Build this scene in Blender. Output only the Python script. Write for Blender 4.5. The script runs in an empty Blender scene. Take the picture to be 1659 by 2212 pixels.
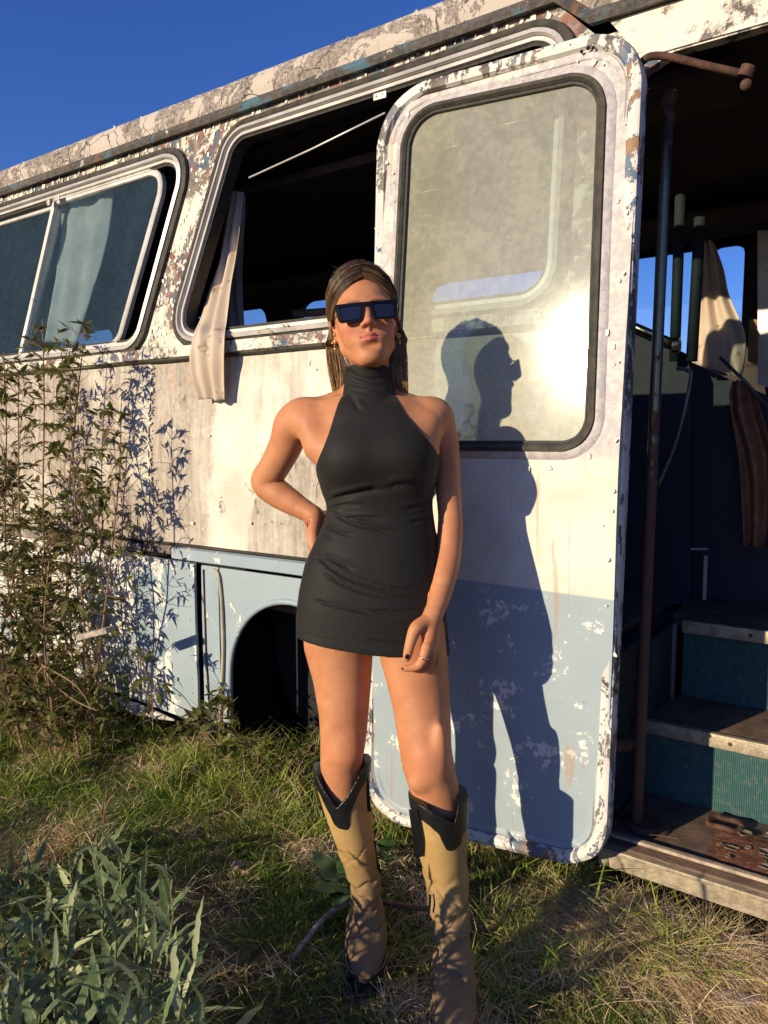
import bpy, bmesh, math, random
import numpy as np
from mathutils import Vector, Matrix, noise as mnoise
random.seed(7); RNG = np.random.default_rng(7)
S = bpy.context.scene
COL = S.collection
R = math.radians
# ---------------------------------------------------------------- camera, sky, sun, exposure
CAM_H = 1.28; YAW = R(34.5); PITCH = R(5.6); FOC = 1600.0      # focal length in units of a 1659 x 2212 picture
cam = bpy.data.cameras.new('camera'); camo = bpy.data.objects.new('camera', cam); COL.objects.link(camo)
camo.location = (0, 0, CAM_H); camo.rotation_euler = (math.pi/2 - PITCH, 0, YAW)
cam.sensor_fit = 'VERTICAL'; cam.sensor_height = 24; cam.lens = 24*FOC/2212
cam.clip_start = .05; cam.clip_end = 2000
S.camera = camo
SUN_EL = R(15.0); SUN_AZ = R(19.3)                             # azimuth measured from -Y towards -X
sdir = Vector((-math.sin(SUN_AZ)*math.cos(SUN_EL), -math.cos(SUN_AZ)*math.cos(SUN_EL), math.sin(SUN_EL)))
w = bpy.data.worlds.new('World'); S.world = w; w.use_nodes = True
wn = w.node_tree.nodes; wl = w.node_tree.links; wn.clear()
sky = wn.new('ShaderNodeTexSky'); sky.sky_type = 'NISHITA'; sky.sun_disc = False
sky.sun_elevation = SUN_EL; sky.sun_rotation = math.atan2(sdir.x, sdir.y)
sky.altitude = 300; sky.air_density = 1.0; sky.dust_density = .25; sky.ozone_density = 3.0
hs = wn.new('ShaderNodeHueSaturation'); hs.inputs['Saturation'].default_value = 1.18; hs.inputs['Value'].default_value = 1.0
bgn = wn.new('ShaderNodeBackground'); bgn.inputs[1].default_value = .080
wo = wn.new('ShaderNodeOutputWorld')
tint = wn.new('ShaderNodeMix'); tint.data_type = 'RGBA'; tint.blend_type = 'MULTIPLY'; tint.inputs[0].default_value = 1; tint.inputs[7].default_value = (1.04, 1.06, 1.72, 1)
wl.new(sky.outputs[0], hs.inputs['Color']); wl.new(hs.outputs[0], tint.inputs[6]); wl.new(tint.outputs[2], bgn.inputs[0]); wl.new(bgn.outputs[0], wo.inputs[0])
sl = bpy.data.lights.new('sun', 'SUN'); sl.energy = 5.0; sl.angle = R(.53); sl.color = (1.0, .845, .59)
so = bpy.data.objects.new('sun', sl); COL.objects.link(so)
so.rotation_euler = sdir.to_track_quat('Z', 'Y').to_euler(); so.location = (-3, -8, 6)
S.view_settings.view_transform = 'Standard'; S.view_settings.look = 'None'
S.view_settings.exposure = 0.2; S.view_settings.gamma = 1; S.view_settings.use_curve_mapping = False
S.render.engine = 'CYCLES'
try:
    S.cycles.max_bounces = 10; S.cycles.transparent_max_bounces = 16
except Exception: pass

# ---------------------------------------------------------------- picture point -> place helpers
def ray(px, py):
    x = px - 829.5; y = 1106 - py
    f = FOC*math.cos(PITCH) + y*math.sin(PITCH); v = y*math.cos(PITCH) - FOC*math.sin(PITCH)
    c, s = math.cos(YAW), math.sin(YAW)
    return (x*c - f*s, x*s + f*c, v)
def onY(px, py, Y):
    r = ray(px, py); t = Y/r[1]
    return Vector((r[0]*t, Y, CAM_H + r[2]*t))
def onZ(px, py, z):
    r = ray(px, py); t = (z - CAM_H)/r[2]
    return Vector((r[0]*t, r[1]*t, z))
LEAN = .08; ZB = 1.22
def lean(z):                                                    # the upper half of the bus side leans inwards
    d = z - ZB
    if d < -.06: return 0.0
    if d < .06: return LEAN*(d + .06)**2/.24
    return LEAN*d
WALL = 1.98; DOOR = 1.85
def onS(px, py, base=WALL):                                     # (X, z) on a leaning side surface
    Y = base
    for _ in range(12):
        p = onY(px, py, Y); Y = base + lean(p.z)
    return (p.x, p.z)

# ---------------------------------------------------------------- mesh helpers
def setm(o, label=None, cat=None, group=None, kind=None):
    if label: o['label'] = label
    if cat: o['category'] = cat
    if group: o['group'] = group
    if kind: o['kind'] = kind
    return o
def empty(name, loc=(0, 0, 0), label=None, cat=None, group=None, parent=None):
    o = bpy.data.objects.new(name, None); COL.objects.link(o); o.empty_display_size = .1
    if parent: o.parent = parent
    o.location = loc
    return setm(o, label, cat, group)
def link(name, me, mat, parent=None, smooth=False, kind=None, label=None):
    if mat is not None:
        for m in (mat if isinstance(mat, (list, tuple)) else [mat]): me.materials.append(m)
    if smooth:
        me.polygons.foreach_set('use_smooth', np.ones(len(me.polygons), bool))
    o = bpy.data.objects.new(name, me); COL.objects.link(o)
    if parent:
        o.parent = parent
        o.matrix_parent_inverse = worldm(parent).inverted()
    if kind: o['kind'] = kind
    if label: o['label'] = label
    return o
def worldm(o):
    m = o.matrix_parent_inverse @ o.matrix_basis if o.parent else o.matrix_basis
    return (worldm(o.parent) @ m) if o.parent else m.copy()
def npmesh(name, V, F, mat, parent=None, smooth=False, kind=None, label=None, mi=None):
    """V (n,3) array, F (m,k) array of equal sized faces, or list of such arrays"""
    me = bpy.data.meshes.new(name)
    Fs = F if isinstance(F, list) else [F]
    Fs = [np.asarray(f, np.int32) for f in Fs if len(f)]
    V = np.asarray(V, np.float32)
    me.vertices.add(len(V)); me.vertices.foreach_set('co', V.ravel())
    nl = sum(f.size for f in Fs); nf = sum(len(f) for f in Fs)
    me.loops.add(nl); me.polygons.add(nf)
    me.loops.foreach_set('vertex_index', np.concatenate([f.ravel() for f in Fs]))
    tot = np.concatenate([np.full(len(f), f.shape[1], np.int32) for f in Fs])
    st = np.concatenate([[0], np.cumsum(tot)[:-1]]).astype(np.int32)
    me.polygons.foreach_set('loop_start', st)
    if mi is not None: me.polygons.foreach_set('material_index', np.asarray(mi, np.int32))
    me.update(calc_edges=True)
    return link(name, me, mat, parent, smooth, kind, label)
def bmobj(name, bm, mat, parent=None, smooth=False, kind=None, label=None, angle=None):
    bmesh.ops.recalc_face_normals(bm, faces=bm.faces)
    me = bpy.data.meshes.new(name); bm.to_mesh(me); bm.free()
    o = link(name, me, mat, parent, smooth, kind, label)
    if smooth and angle: sharp(me, angle)
    return o
def sharp(me, deg):
    try: me.set_sharp_from_angle(angle=R(deg))
    except Exception: pass
def colattr(o, name, vals):
    a = o.data.attributes.new(name, 'FLOAT', 'POINT'); a.data.foreach_set('value', np.asarray(vals, np.float32))
def box(bm, c, s, rot=None, bev=0):
    r = bmesh.ops.create_cube(bm, size=1); vs = r['verts']
    bmesh.ops.scale(bm, verts=vs, vec=s)
    if bev:
        es = list({e for v in vs for e in v.link_edges})
        g = bmesh.ops.bevel(bm, geom=es, offset=bev, segments=2, affect='EDGES', profile=.6)
        vs = list({v for f in g['faces'] for v in f.verts} | {v for v in vs if v.is_valid})
    if rot is not None: bmesh.ops.rotate(bm, verts=vs, cent=(0, 0, 0), matrix=rot)
    bmesh.ops.translate(bm, verts=vs, vec=c)
    return vs
def frames(P):
    P = np.asarray(P, float); n = len(P)
    T = np.gradient(P, axis=0); T /= np.linalg.norm(T, axis=1)[:, None] + 1e-12
    a = np.array([0, 0, 1.]) if abs(T[0][2]) < .9 else np.array([1., 0, 0])
    N = np.zeros_like(P); u = np.cross(T[0], a); u /= np.linalg.norm(u); N[0] = u
    for i in range(1, n):
        u = N[i-1] - T[i]*np.dot(N[i-1], T[i]); N[i] = u/(np.linalg.norm(u) + 1e-12)
    return T, N, np.cross(T, N)
def tube_vf(P, r, k=10, cap=True, ell=None):
    P = np.asarray(P, float); n = len(P); r = np.broadcast_to(np.asarray(r, float), (n,))
    T, N, B = frames(P); a = np.arange(k)*2*np.pi/k
    e = 1 if ell is None else ell
    V = (P[:, None] + r[:, None, None]*(np.cos(a)[None, :, None]*N[:, None] + e*np.sin(a)[None, :, None]*B[:, None])).reshape(-1, 3)
    i, j = np.meshgrid(np.arange(n-1), np.arange(k), indexing='ij'); j2 = (j+1) % k
    F = np.stack([i*k+j, i*k+j2, (i+1)*k+j2, (i+1)*k+j], -1).reshape(-1, 4)
    if cap:
        V = np.vstack([V, P[0], P[-1]]); c0 = n*k; c1 = c0+1; q = np.arange(k); q2 = (q+1) % k
        T1 = np.stack([np.full(k, c0), q2, q], -1); T2 = np.stack([np.full(k, c1), (n-1)*k+q, (n-1)*k+q2], -1)
        return V, F, np.vstack([T1, T2])
    return V, F, np.zeros((0, 3), int)
def tube(name, P, r, mat, parent=None, k=12, label=None, ell=None):
    V, F, T = tube_vf(P, r, k, ell=ell)
    return npmesh(name, V, [F, T], mat, parent, True, label=label)
class Bag:                                                      # collects quads and triangles for one joined mesh
    def __init__(s): s.V = []; s.Q = []; s.T = []; s.n = 0
    def add(s, V, Q=None, T=None):
        if Q is not None and len(Q): s.Q.append(np.asarray(Q)+s.n)
        if T is not None and len(T): s.T.append(np.asarray(T)+s.n)
        s.V.append(np.asarray(V, float)); s.n += len(V)
    def make(s, name, mat, parent=None, smooth=False, kind=None, label=None):
        F = []
        if s.Q: F.append(np.vstack(s.Q))
        if s.T: F.append(np.vstack(s.T))
        return npmesh(name, np.vstack(s.V), F, mat, parent, smooth, kind, label)
def smooth_path(P, n):                                          # Catmull-Rom
    P = [np.array(p, float) for p in P]; Q = [2*P[0]-P[1]] + P + [2*P[-1]-P[-2]]
    out = []; m = len(P)-1
    for t in np.linspace(0, m, n):
        i = min(int(t), m-1); u = t-i; a, b, c, d = Q[i], Q[i+1], Q[i+2], Q[i+3]
        out.append(.5*(2*b + (c-a)*u + (2*a-5*b+4*c-d)*u*u + (3*b-a-3*c+d)*u**3))
    return np.array(out)
def rounded(corners, r, seg=7):
    n = len(corners); out = []; rr = r if isinstance(r, (list, tuple)) else [r]*n
    for i in range(n):
        p = Vector(corners[i]); a = Vector(corners[i-1]) - p; b = Vector(corners[(i+1) % n]) - p
        th = a.angle(b)/2; d = min(rr[i]/math.tan(th), a.length*.48, b.length*.48)
        p0 = p + a.normalized()*d; p1 = p + b.normalized()*d
        for k in range(seg+1):
            t = k/seg; out.append(tuple(((1-t)**2)*p0 + 2*t*(1-t)*(p*.75 + (p0+p1)*.125) + t*t*p1))
    return out
def resample(path, step):
    out = []; n = len(path)
    for i in range(n):
        a = Vector(path[i]); b = Vector(path[(i+1) % n]); L = (b-a).length; k = max(1, int(L/step))
        for j in range(k): out.append(tuple(a + (b-a)*j/k))
    return out
def ring(name, path, prof, base, mat, parent=None, smooth=True, wob=0, angle=35, label=None, closed=True):
    """frame swept along a closed (X,z) outline on the leaning surface; prof = [(outward, towards camera)]"""
    P = np.array(path); n = len(P)
    A = np.roll(P, 1, 0); B = np.roll(P, -1, 0)
    t = B-A; t /= np.linalg.norm(t, axis=1)[:, None]; nn = np.stack([t[:, 1], -t[:, 0]], 1)
    area = .5*np.sum(P[:, 0]*B[:, 1]-B[:, 0]*P[:, 1])
    if area < 0: nn = -nn
    k = len(prof); V = []
    for i in range(n):
        for (o, y) in prof:
            x = P[i, 0]+nn[i, 0]*o; z = P[i, 1]+nn[i, 1]*o
            wv = wob*(mnoise.noise(Vector((x*14, o*30, z*14)))) if wob else 0
            V.append((x, base + lean(z) - y + wv, z + wv*.6))
    F = [(i*k+j, i*k+(j+1) % k, ((i+1) % n)*k+(j+1) % k, ((i+1) % n)*k+j) for i in range(n) for j in range(k)]
    o = npmesh(name, V, np.array(F), mat, parent, smooth, label=label); fixn(o, angle); return o
def fixn(o, angle=None):
    bm = bmesh.new(); bm.from_mesh(o.data); bmesh.ops.recalc_face_normals(bm, faces=bm.faces); bm.to_mesh(o.data); bm.free()
    if angle: sharp(o.data, angle)
def plate(name, outer, holes, base, th, mat, parent=None, cuts=(1.16, 1.19, 1.22, 1.25, 1.28), dent=0, step=None, label=None, bev=0):
    """sheet of metal on the leaning surface, outline and holes given in (X, z)"""
    bm = bmesh.new(); es = []
    for lp in [outer]+list(holes):
        if step: lp = resample(lp, step)
        vs = [bm.verts.new((p[0], 0, p[1])) for p in lp]
        es += [bm.edges.new((vs[i], vs[(i+1) % len(vs)])) for i in range(len(vs))]
    bmesh.ops.triangle_fill(bm, use_beauty=True, use_dissolve=False, edges=es, normal=(0, -1, 0))
    zs = [v.co.z for v in bm.verts]; xs = [v.co.x for v in bm.verts]
    cz = [c for c in cuts if min(zs) < c < max(zs)]
    if dent: cz += list(np.arange(min(zs)+.06, max(zs), .06))
    for c in cz:
        bmesh.ops.bisect_plane(bm, geom=bm.verts[:]+bm.edges[:]+bm.faces[:], plane_co=(0, 0, c), plane_no=(0, 0, 1))
    if dent:
        for c in np.arange(min(xs)+.07, max(xs), .07):
            bmesh.ops.bisect_plane(bm, geom=bm.verts[:]+bm.edges[:]+bm.faces[:], plane_co=(c, 0, 0), plane_no=(1, 0, 0))
    for f in bm.faces:
        if f.normal.y > 0: f.normal_flip()
    r = bmesh.ops.extrude_face_region(bm, geom=bm.faces[:])
    nv = {v for v in r['geom'] if isinstance(v, bmesh.types.BMVert)}
    for v in bm.verts:
        x, z = v.co.x, v.co.z
        d = dent*mnoise.noise(Vector((x*3.1, 0, z*3.1))) + dent*.4*mnoise.noise(Vector((x*9, 4, z*9))) if dent else 0
        v.co.y = base + lean(z) + d + (th if v in nv else 0)
    return bmobj(name, bm, mat, parent, True, label=label, angle=30)

# ---------------------------------------------------------------- material helpers
class NT:
    def __init__(s, name):
        s.m = bpy.data.materials.new(name); s.m.use_nodes = True; s.t = s.m.node_tree; s.t.nodes.clear()
        s.out = s.t.nodes.new('ShaderNodeOutputMaterial'); s.tc = s.t.nodes.new('ShaderNodeTexCoord')
        s.obj = s.tc.outputs['Object']
        s.p = s.t.nodes.new('ShaderNodeBsdfPrincipled'); s.t.links.new(s.p.outputs[0], s.out.inputs[0])
    def put(s, sock, v):
        if v is None: return
        if isinstance(v, bpy.types.NodeSocket): s.t.links.new(v, sock)
        elif isinstance(v, (tuple, list)) and len(v) == 3 and sock.type == 'RGBA': sock.default_value = (*v, 1)
        else: sock.default_value = v
    def map(s, sc=(1, 1, 1), rot=(0, 0, 0), loc=(0, 0, 0), vec=None):
        n = s.t.nodes.new('ShaderNodeMapping'); s.put(n.inputs[0], vec or s.obj)
        n.inputs['Scale'].default_value = sc; n.inputs['Rotation'].default_value = rot; n.inputs['Location'].default_value = loc
        return n.outputs[0]
    def noise(s, sc=5, det=6, ro=.55, dist=0, vec=None, col=False):
        n = s.t.nodes.new('ShaderNodeTexNoise'); s.put(n.inputs['Vector'], vec or s.obj)
        n.inputs['Scale'].default_value = sc; n.inputs['Detail'].default_value = det
        n.inputs['Roughness'].default_value = ro; n.inputs['Distortion'].default_value = dist
        return n.outputs['Color' if col else 'Fac']
    def vor(s, sc=10, feat='F1', vec=None, out='Distance', rnd=1):
        n = s.t.nodes.new('ShaderNodeTexVoronoi'); n.feature = feat; s.put(n.inputs['Vector'], vec or s.obj)
        n.inputs['Scale'].default_value = sc; n.inputs['Randomness'].default_value = rnd
        return n.outputs[out]
    def wave(s, sc=10, dist=2, vec=None, det=2):
        n = s.t.nodes.new('ShaderNodeTexWave'); s.put(n.inputs['Vector'], vec or s.obj)
        n.inputs['Scale'].default_value = sc; n.inputs['Distortion'].default_value = dist; n.inputs['Detail'].default_value = det
        return n.outputs['Fac']
    def ramp(s, fac, stops):
        n = s.t.nodes.new('ShaderNodeValToRGB'); s.put(n.inputs[0], fac); e = n.color_ramp.elements
        while len(e) < len(stops): e.new(.5)
        for k, (p, c) in enumerate(stops):
            e[k].position = p; e[k].color = (c, c, c, 1) if isinstance(c, (int, float)) else (*c, 1)
        return n.outputs[0]
    def step(s, fac, a, b):
        n = s.t.nodes.new('ShaderNodeMapRange'); s.put(n.inputs[0], fac); n.interpolation_type = 'SMOOTHSTEP'
        n.inputs[1].default_value = a; n.inputs[2].default_value = b
        return n.outputs[0]
    def mix(s, f, a, b, mode='MIX'):
        n = s.t.nodes.new('ShaderNodeMix'); n.data_type = 'RGBA'; n.blend_type = mode
        s.put(n.inputs[0], f); s.put(n.inputs[6], a); s.put(n.inputs[7], b); return n.outputs[2]
    def ma(s, op, a, b=None, c=None, clamp=False):
        n = s.t.nodes.new('ShaderNodeMath'); n.operation = op; n.use_clamp = clamp
        s.put(n.inputs[0], a); s.put(n.inputs[1], b)
        if c is not None: s.put(n.inputs[2], c)
        return n.outputs[0]
    def sep(s, vec=None):
        n = s.t.nodes.new('ShaderNodeSeparateXYZ'); s.put(n.inputs[0], vec or s.obj); return n.outputs
    def attr(s, name):
        n = s.t.nodes.new('ShaderNodeAttribute'); n.attribute_name = name; return n.outputs['Fac']
    def bump(s, h, st=.5, d=.01, nrm=None):
        n = s.t.nodes.new('ShaderNodeBump'); s.put(n.inputs['Height'], h)
        n.inputs['Strength'].default_value = st; n.inputs['Distance'].default_value = d
        if nrm is not None: s.t.links.new(nrm, n.inputs['Normal'])
        return n.outputs[0]
    def done(s, col=None, rough=None, nrm=None, metal=None, **k):
        s.put(s.p.inputs['Base Color'], col); s.put(s.p.inputs['Roughness'], rough)
        s.put(s.p.inputs['Metallic'], metal)
        if nrm is not None: s.t.links.new(nrm, s.p.inputs['Normal'])
        for a, v in k.items(): s.put(s.p.inputs[a.replace('_', ' ')], v)
        return s.m
def simple(name, col, rough=.6, var=.25, sc=12, bump=.2, metal=0, bd=.004, **k):
    t = NT(name); n = t.noise(sc, 7, .6)
    c2 = tuple(max(0, x*(1-var)) for x in col); c3 = tuple(min(1, x*(1+var*.6)) for x in col)
    c = t.mix(t.step(n, .3, .7), c2, c3)
    return t.done(c, rough, t.bump(t.noise(sc*3, 6, .6), bump, bd), metal, **k)
# ================================================================ materials of the bus
def paint_white(name, dirt=.5, peel=.5, split=None, lilac=0, seed=0, streak=1.0, zones=False):
    t = NT(name); o = t.map(loc=(seed, seed*.7, seed*.3)); X, Y, Z = t.sep()
    big = t.noise(2.2, 9, .66, .4, o); med = t.noise(9, 9, .66, .3, o); fine = t.noise(46, 7, .7, 0, o)
    st = t.noise(1, 8, .68, .25, t.map((17, 17, 1.1), loc=(seed, 0, 0)))
    drip = t.noise(1, 6, .6, .6, t.map((46, 46, 2.4), loc=(seed, 3, 0)))
    wht = t.mix(t.step(t.noise(5, 7, .6, 0, o), .35, .72), (.74, .70, .60), (.58, .53, .43))
    if lilac:
        lf = t.step(t.ma('ADD', med, t.ma('MULTIPLY', big, .6)), .80-lilac*.12, .83-lilac*.12)
        if split is not None: lf = t.ma('MULTIPLY', lf, t.step(t.ma('ADD', Z, t.ma('MULTIPLY', med, .12)), 1.27, 1.32))
        wht = t.mix(lf, wht, t.mix(t.step(fine, .45, .55), (.42, .385, .385), (.53, .495, .48)))
    if split is not None:
        blu = t.mix(t.step(med, .3, .7), (.300, .365, .405), (.335, .395, .425))
        s = t.step(t.ma('ADD', Z, t.ma('MULTIPLY', X, .012)), split-.003, split+.003)
        wht2 = t.mix(t.step(t.ma('ADD', t.ma('MULTIPLY', med, .6), t.ma('MULTIPLY', fine, .4)), .568, .578), blu, (.74, .71, .65))
        wht = t.mix(s, wht2, wht)
    # grime: blotches and runs
    g = t.ma('ADD', t.ma('MULTIPLY', big, .55), t.ma('ADD', t.ma('MULTIPLY', st, .35*streak), t.ma('MULTIPLY', fine, .22)))
    if zones:
        dz = t.ma('SUBTRACT', Z, .86); dx = t.ma('ADD', X, 1.62); rr_ = t.ma('SQRT', t.ma('ADD', t.ma('MULTIPLY', dz, dz), t.ma('MULTIPLY', dx, dx)))
        zn = t.ma('MAXIMUM', t.step(t.ma('ADD', X, t.ma('MULTIPLY', med, .25)), -1.98, -2.18), t.ma('MULTIPLY', t.step(t.ma('ADD', rr_, t.ma('MULTIPLY', fine, .05)), .42, .38), .85))
        g = t.ma('ADD', g, t.ma('MULTIPLY', zn, .165))
    gm = t.ma('MULTIPLY', t.step(g, .66-.17*dirt, .80-.13*dirt), min(1, .35+.5*dirt))
    if split is not None: gm = t.ma('MULTIPLY', gm, t.ma('ADD', t.ma('MULTIPLY', s, .8), .12))
    grim = t.mix(t.step(t.ma('ADD', t.ma('MULTIPLY', drip, .5), t.ma('MULTIPLY', fine, .5)), .42, .58), (.24, .19, .155), (.44, .37, .31))
    c = t.mix(gm, wht, grim)
    rust = t.step(t.ma('MULTIPLY', drip, t.noise(3.1, 4, .5, 0, o)), .345, .40)
    c = t.mix(t.ma('MULTIPLY', rust, .45), c, (.42, .22, .09))
    # paint that has flaked off
    pk = t.ma('ADD', t.ma('MULTIPLY', t.noise(3.8, 13, .72, .8, o), .76), t.ma('MULTIPLY', t.noise(30, 6, .7, 0, o), .28))
    th = .70-.17*peel
    pm = t.step(pk, th, th+.006)
    un = t.noise(7, 3, .5, 0, t.map(loc=(9+seed, 2, 4)))
    under = t.ramp(un, [(.36, (.16, .13, .11)), (.46, (.30, .27, .245)), (.53, (.30, .115, .085)), (.58, (.085, .15, .21)), (.66, (.21, .18, .16))])
    under = t.mix(t.step(fine, .40, .62), under, t.mix(.5, under, (.06, .05, .045)))
    c = t.mix(pm, c, under)
    h = t.ma('SUBTRACT', t.ma('ADD', t.ma('MULTIPLY', fine, .16), t.ma('MULTIPLY', med, .25)), t.ma('MULTIPLY', pm, 1.0))
    curl = t.ma('MULTIPLY', t.step(pk, th-.03, th), .5)
    h = t.ma('ADD', h, curl)
    return t.done(c, t.ma('ADD', .5, t.ma('MULTIPLY', pm, .3)), t.bump(h, .75, .004), Specular_IOR_Level=.35)
def paint_blue(name, chip=.5, seed=0):
    t = NT(name); o = t.map(loc=(seed, .3*seed, .7*seed)); X, Y, Z = t.sep()
    med = t.noise(6, 8, .6, .2, o); fine = t.noise(40, 7, .7, 0, o)
    c = t.mix(t.step(med, .3, .72), (.285, .36, .405), (.335, .405, .44))
    pk = t.ma('ADD', t.ma('MULTIPLY', t.noise(1, 10, .68, .5, t.map((9, 9, 4.5), loc=(seed, 1, 2))), .78), t.ma('MULTIPLY', fine, .22))
    edge = t.ma('ADD', t.step(t.ma('ABSOLUTE', t.ma('SUBTRACT', Z, .43)), .24, .37), t.ma('MULTIPLY', t.step(X, -2.30, -2.75), 1.2))
    th = .64-.09*chip
    v = t.ma('ADD', pk, t.ma('MULTIPLY', edge, .075))
    pm = t.step(v, th, th+.008)
    under = t.mix(t.step(t.noise(15, 4, .5, 0, o), .62, .66), (.76, .73, .67), (.30, .24, .21))
    c = t.mix(pm, c, under)
    st = t.noise(1, 7, .6, .3, t.map((40, 40, 2)))
    c = t.mix(t.ma('MULTIPLY', t.step(st, .60, .74), .38), c, (.36, .24, .13))
    c = t.mix(t.ma('MULTIPLY', t.step(Z, .34, .05), .25), c, (.33, .29, .22))
    h = t.ma('SUBTRACT', t.ma('MULTIPLY', med, .3), t.ma('MULTIPLY', pm, .8))
    return t.done(c, .5, t.bump(h, .5, .003), Specular_IOR_Level=.35)
def mat_roof():
    t = NT('roof_paint'); med = t.noise(7, 10, .7, .6); fine = t.noise(60, 8, .75)
    cell = t.vor(9, 'DISTANCE_TO_EDGE', t.mix(.10, t.obj, t.noise(6, 6, .6, 0, None, True)))
    crack = t.ma('MULTIPLY', t.step(cell, .014, .0), t.step(t.noise(2.6, 3, .5, 0, t.map(loc=(7, 1, 3))), .50, .58))
    pk = t.ma('ADD', t.ma('MULTIPLY', t.noise(4.2, 11, .74, 1.1), .8), t.ma('MULTIPLY', fine, .2))
    pm = t.step(pk, .495, .505)
    rough = t.mix(t.step(fine, .35, .66), (.16, .13, .11), (.42, .35, .30))
    c = t.mix(pm, (.53, .46, .39), rough)
    c = t.mix(t.step(med, .58, .66), c, (.40, .34, .31))
    dk = t.ma('MULTIPLY', t.step(t.noise(11, 8, .7, .6, t.map(loc=(3, 3, 3))), .60, .64), pm)
    c = t.mix(dk, c, (.10, .08, .065)); c = t.mix(crack, c, (.035, .03, .025))
    h = t.ma('ADD', t.ma('MULTIPLY', t.ma('SUBTRACT', 1, pm), .9), t.ma('ADD', t.ma('MULTIPLY', fine, .5), t.ma('MULTIPLY', crack, -1.6)))
    return t.done(c, .85, t.bump(h, .9, .007))
def mat_rail():
    t = NT('gutter_paint'); med = t.noise(9, 10, .7, .4); fine = t.noise(50, 7, .7)
    c = t.mix(t.step(fine, .4, .62), (.060, .054, .047), (.12, .105, .09))
    c = t.mix(t.step(med, .575, .585), c, (.07, .15, .20))
    c = t.mix(t.step(t.noise(14, 10, .7, .3, t.map(loc=(5, 2, 1))), .62, .63), c, (.62, .58, .50))
    c = t.mix(t.step(t.noise(5, 8, .7, .3, t.map(loc=(1, 8, 1))), .60, .63), c, (.20, .10, .055))
    return t.done(c, .75, t.bump(t.ma('ADD', med, fine), .6, .005))
def mat_lip():
    t = NT('chipped_edge_paint'); pk = t.ma('ADD', t.ma('MULTIPLY', t.noise(1, 12, .74, .9, t.map((15, 15, 7))), .8), t.ma('MULTIPLY', t.noise(90, 6, .7), .2))
    pm = t.step(pk, .515, .522)
    un = t.ramp(t.noise(5, 3, .5), [(.40, (.11, .09, .075)), (.52, (.24, .21, .18)), (.60, (.07, .15, .27)), (.66, (.30, .17, .08))])
    c = t.mix(pm, t.mix(t.step(t.noise(8, 6, .6), .3, .7), (.76, .73, .67), (.62, .58, .53)), un)
    return t.done(c, .6, t.bump(t.ma('SUBTRACT', t.ma('MULTIPLY', t.noise(60, 6, .7), .4), pm), .9, .005))
def mat_metal_frame(name='aluminium_frame', col=(.60, .56, .52)):
    t = NT(name); n = t.noise(40, 7, .7); b = t.noise(7, 6, .6)
    c = t.mix(t.step(b, .35, .7), col, tuple(x*.72 for x in col))
    c = t.mix(t.ma('MULTIPLY', t.step(n, .60, .68), .7), c, (.20, .17, .14))
    return t.done(c, .42, t.bump(n, .25, .002), .25)
M_UP = paint_white('peeling_white_window_band', .70, 1.12, seed=1.3, streak=.6)
M_MIDL = paint_white('weathered_white_panel', 1.45, .36, seed=4.2)
M_MIDR = paint_white('worn_white_panel', .90, .34, seed=7.9, zones=True)
M_HEAD = paint_white('white_over_doorway', .6, .60, seed=2.2, streak=.5)
M_DOOR = paint_white('door_paint', .88, .16, split=.868, lilac=.9, seed=11.3, streak=.7)
M_DFRM = paint_white('door_window_surround', .15, .42, lilac=1.1, seed=5.5, streak=.4)
M_BELT = paint_white('belt_moulding_paint', .65, .9, seed=3.4)
M_BLUE = paint_blue('light_blue_skirt_paint', .85, 2.0)
M_BLUE2 = paint_blue('light_blue_arch_paint', .30, 6.0)
M_RAILB = paint_blue('blue_moulding_paint', -.35, 9.0)
M_ROOF = mat_roof(); M_RAIL = mat_rail(); M_LIP = mat_lip()
M_ALU = mat_metal_frame(); M_ALU2 = mat_metal_frame('white_metal_frame', (.70, .67, .64))
M_RUB = simple('window_rubber', (.035, .031, .026), .6, .5, 60, .5)
M_RUBD = simple('dusty_rubber', (.050, .043, .032), .7, .5, 30, .6)
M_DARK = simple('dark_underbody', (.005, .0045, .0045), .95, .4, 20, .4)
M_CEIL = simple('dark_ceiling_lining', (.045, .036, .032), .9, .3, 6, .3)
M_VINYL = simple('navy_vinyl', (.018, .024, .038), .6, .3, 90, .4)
M_CHROME = simple('worn_chrome', (.50, .45, .36), .22, .5, 35, .15, 1.0)
M_TEAL = simple('teal_padded_vinyl', (.010, .020, .021), .7, .3, 70, .5)
M_RUST = simple('rusty_steel', (.10, .045, .028), .85, .5, 40, .7)
M_FLOOR = simple('dusty_step_lino', (.16, .10, .07), .85, .4, 14, .5)
M_DIRT = simple('red_brown_dirt', (.21, .085, .045), .95, .45, 40, .9, bd=.012)
M_NOSE = simple('worn_step_nosing', (.40, .33, .23), .5, .35, 40, .4, .3)
M_CLOTH = simple('beige_curtain_cloth', (.50, .40, .29), .95, .18, 9, .3)
M_BROWN = simple('brown_leather', (.26, .12, .065), .65, .3, 20, .4)
def mat_ribbed():
    t = NT('ribbed_teal_rubber'); wv = t.wave(55, .25, t.map((1, 0, 0)), 1); X, Y, Z = t.sep()
    n = t.noise(60, 6, .7)
    c = t.mix(t.step(wv, .2, .8), (.016, .062, .062), (.040, .125, .118))
    c = t.mix(t.ma('MULTIPLY', t.step(n, .5, .7), .4), c, (.25, .20, .14))
    return t.done(c, .75, t.bump(wv, .6, .004))
M_RIB = mat_ribbed()
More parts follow.
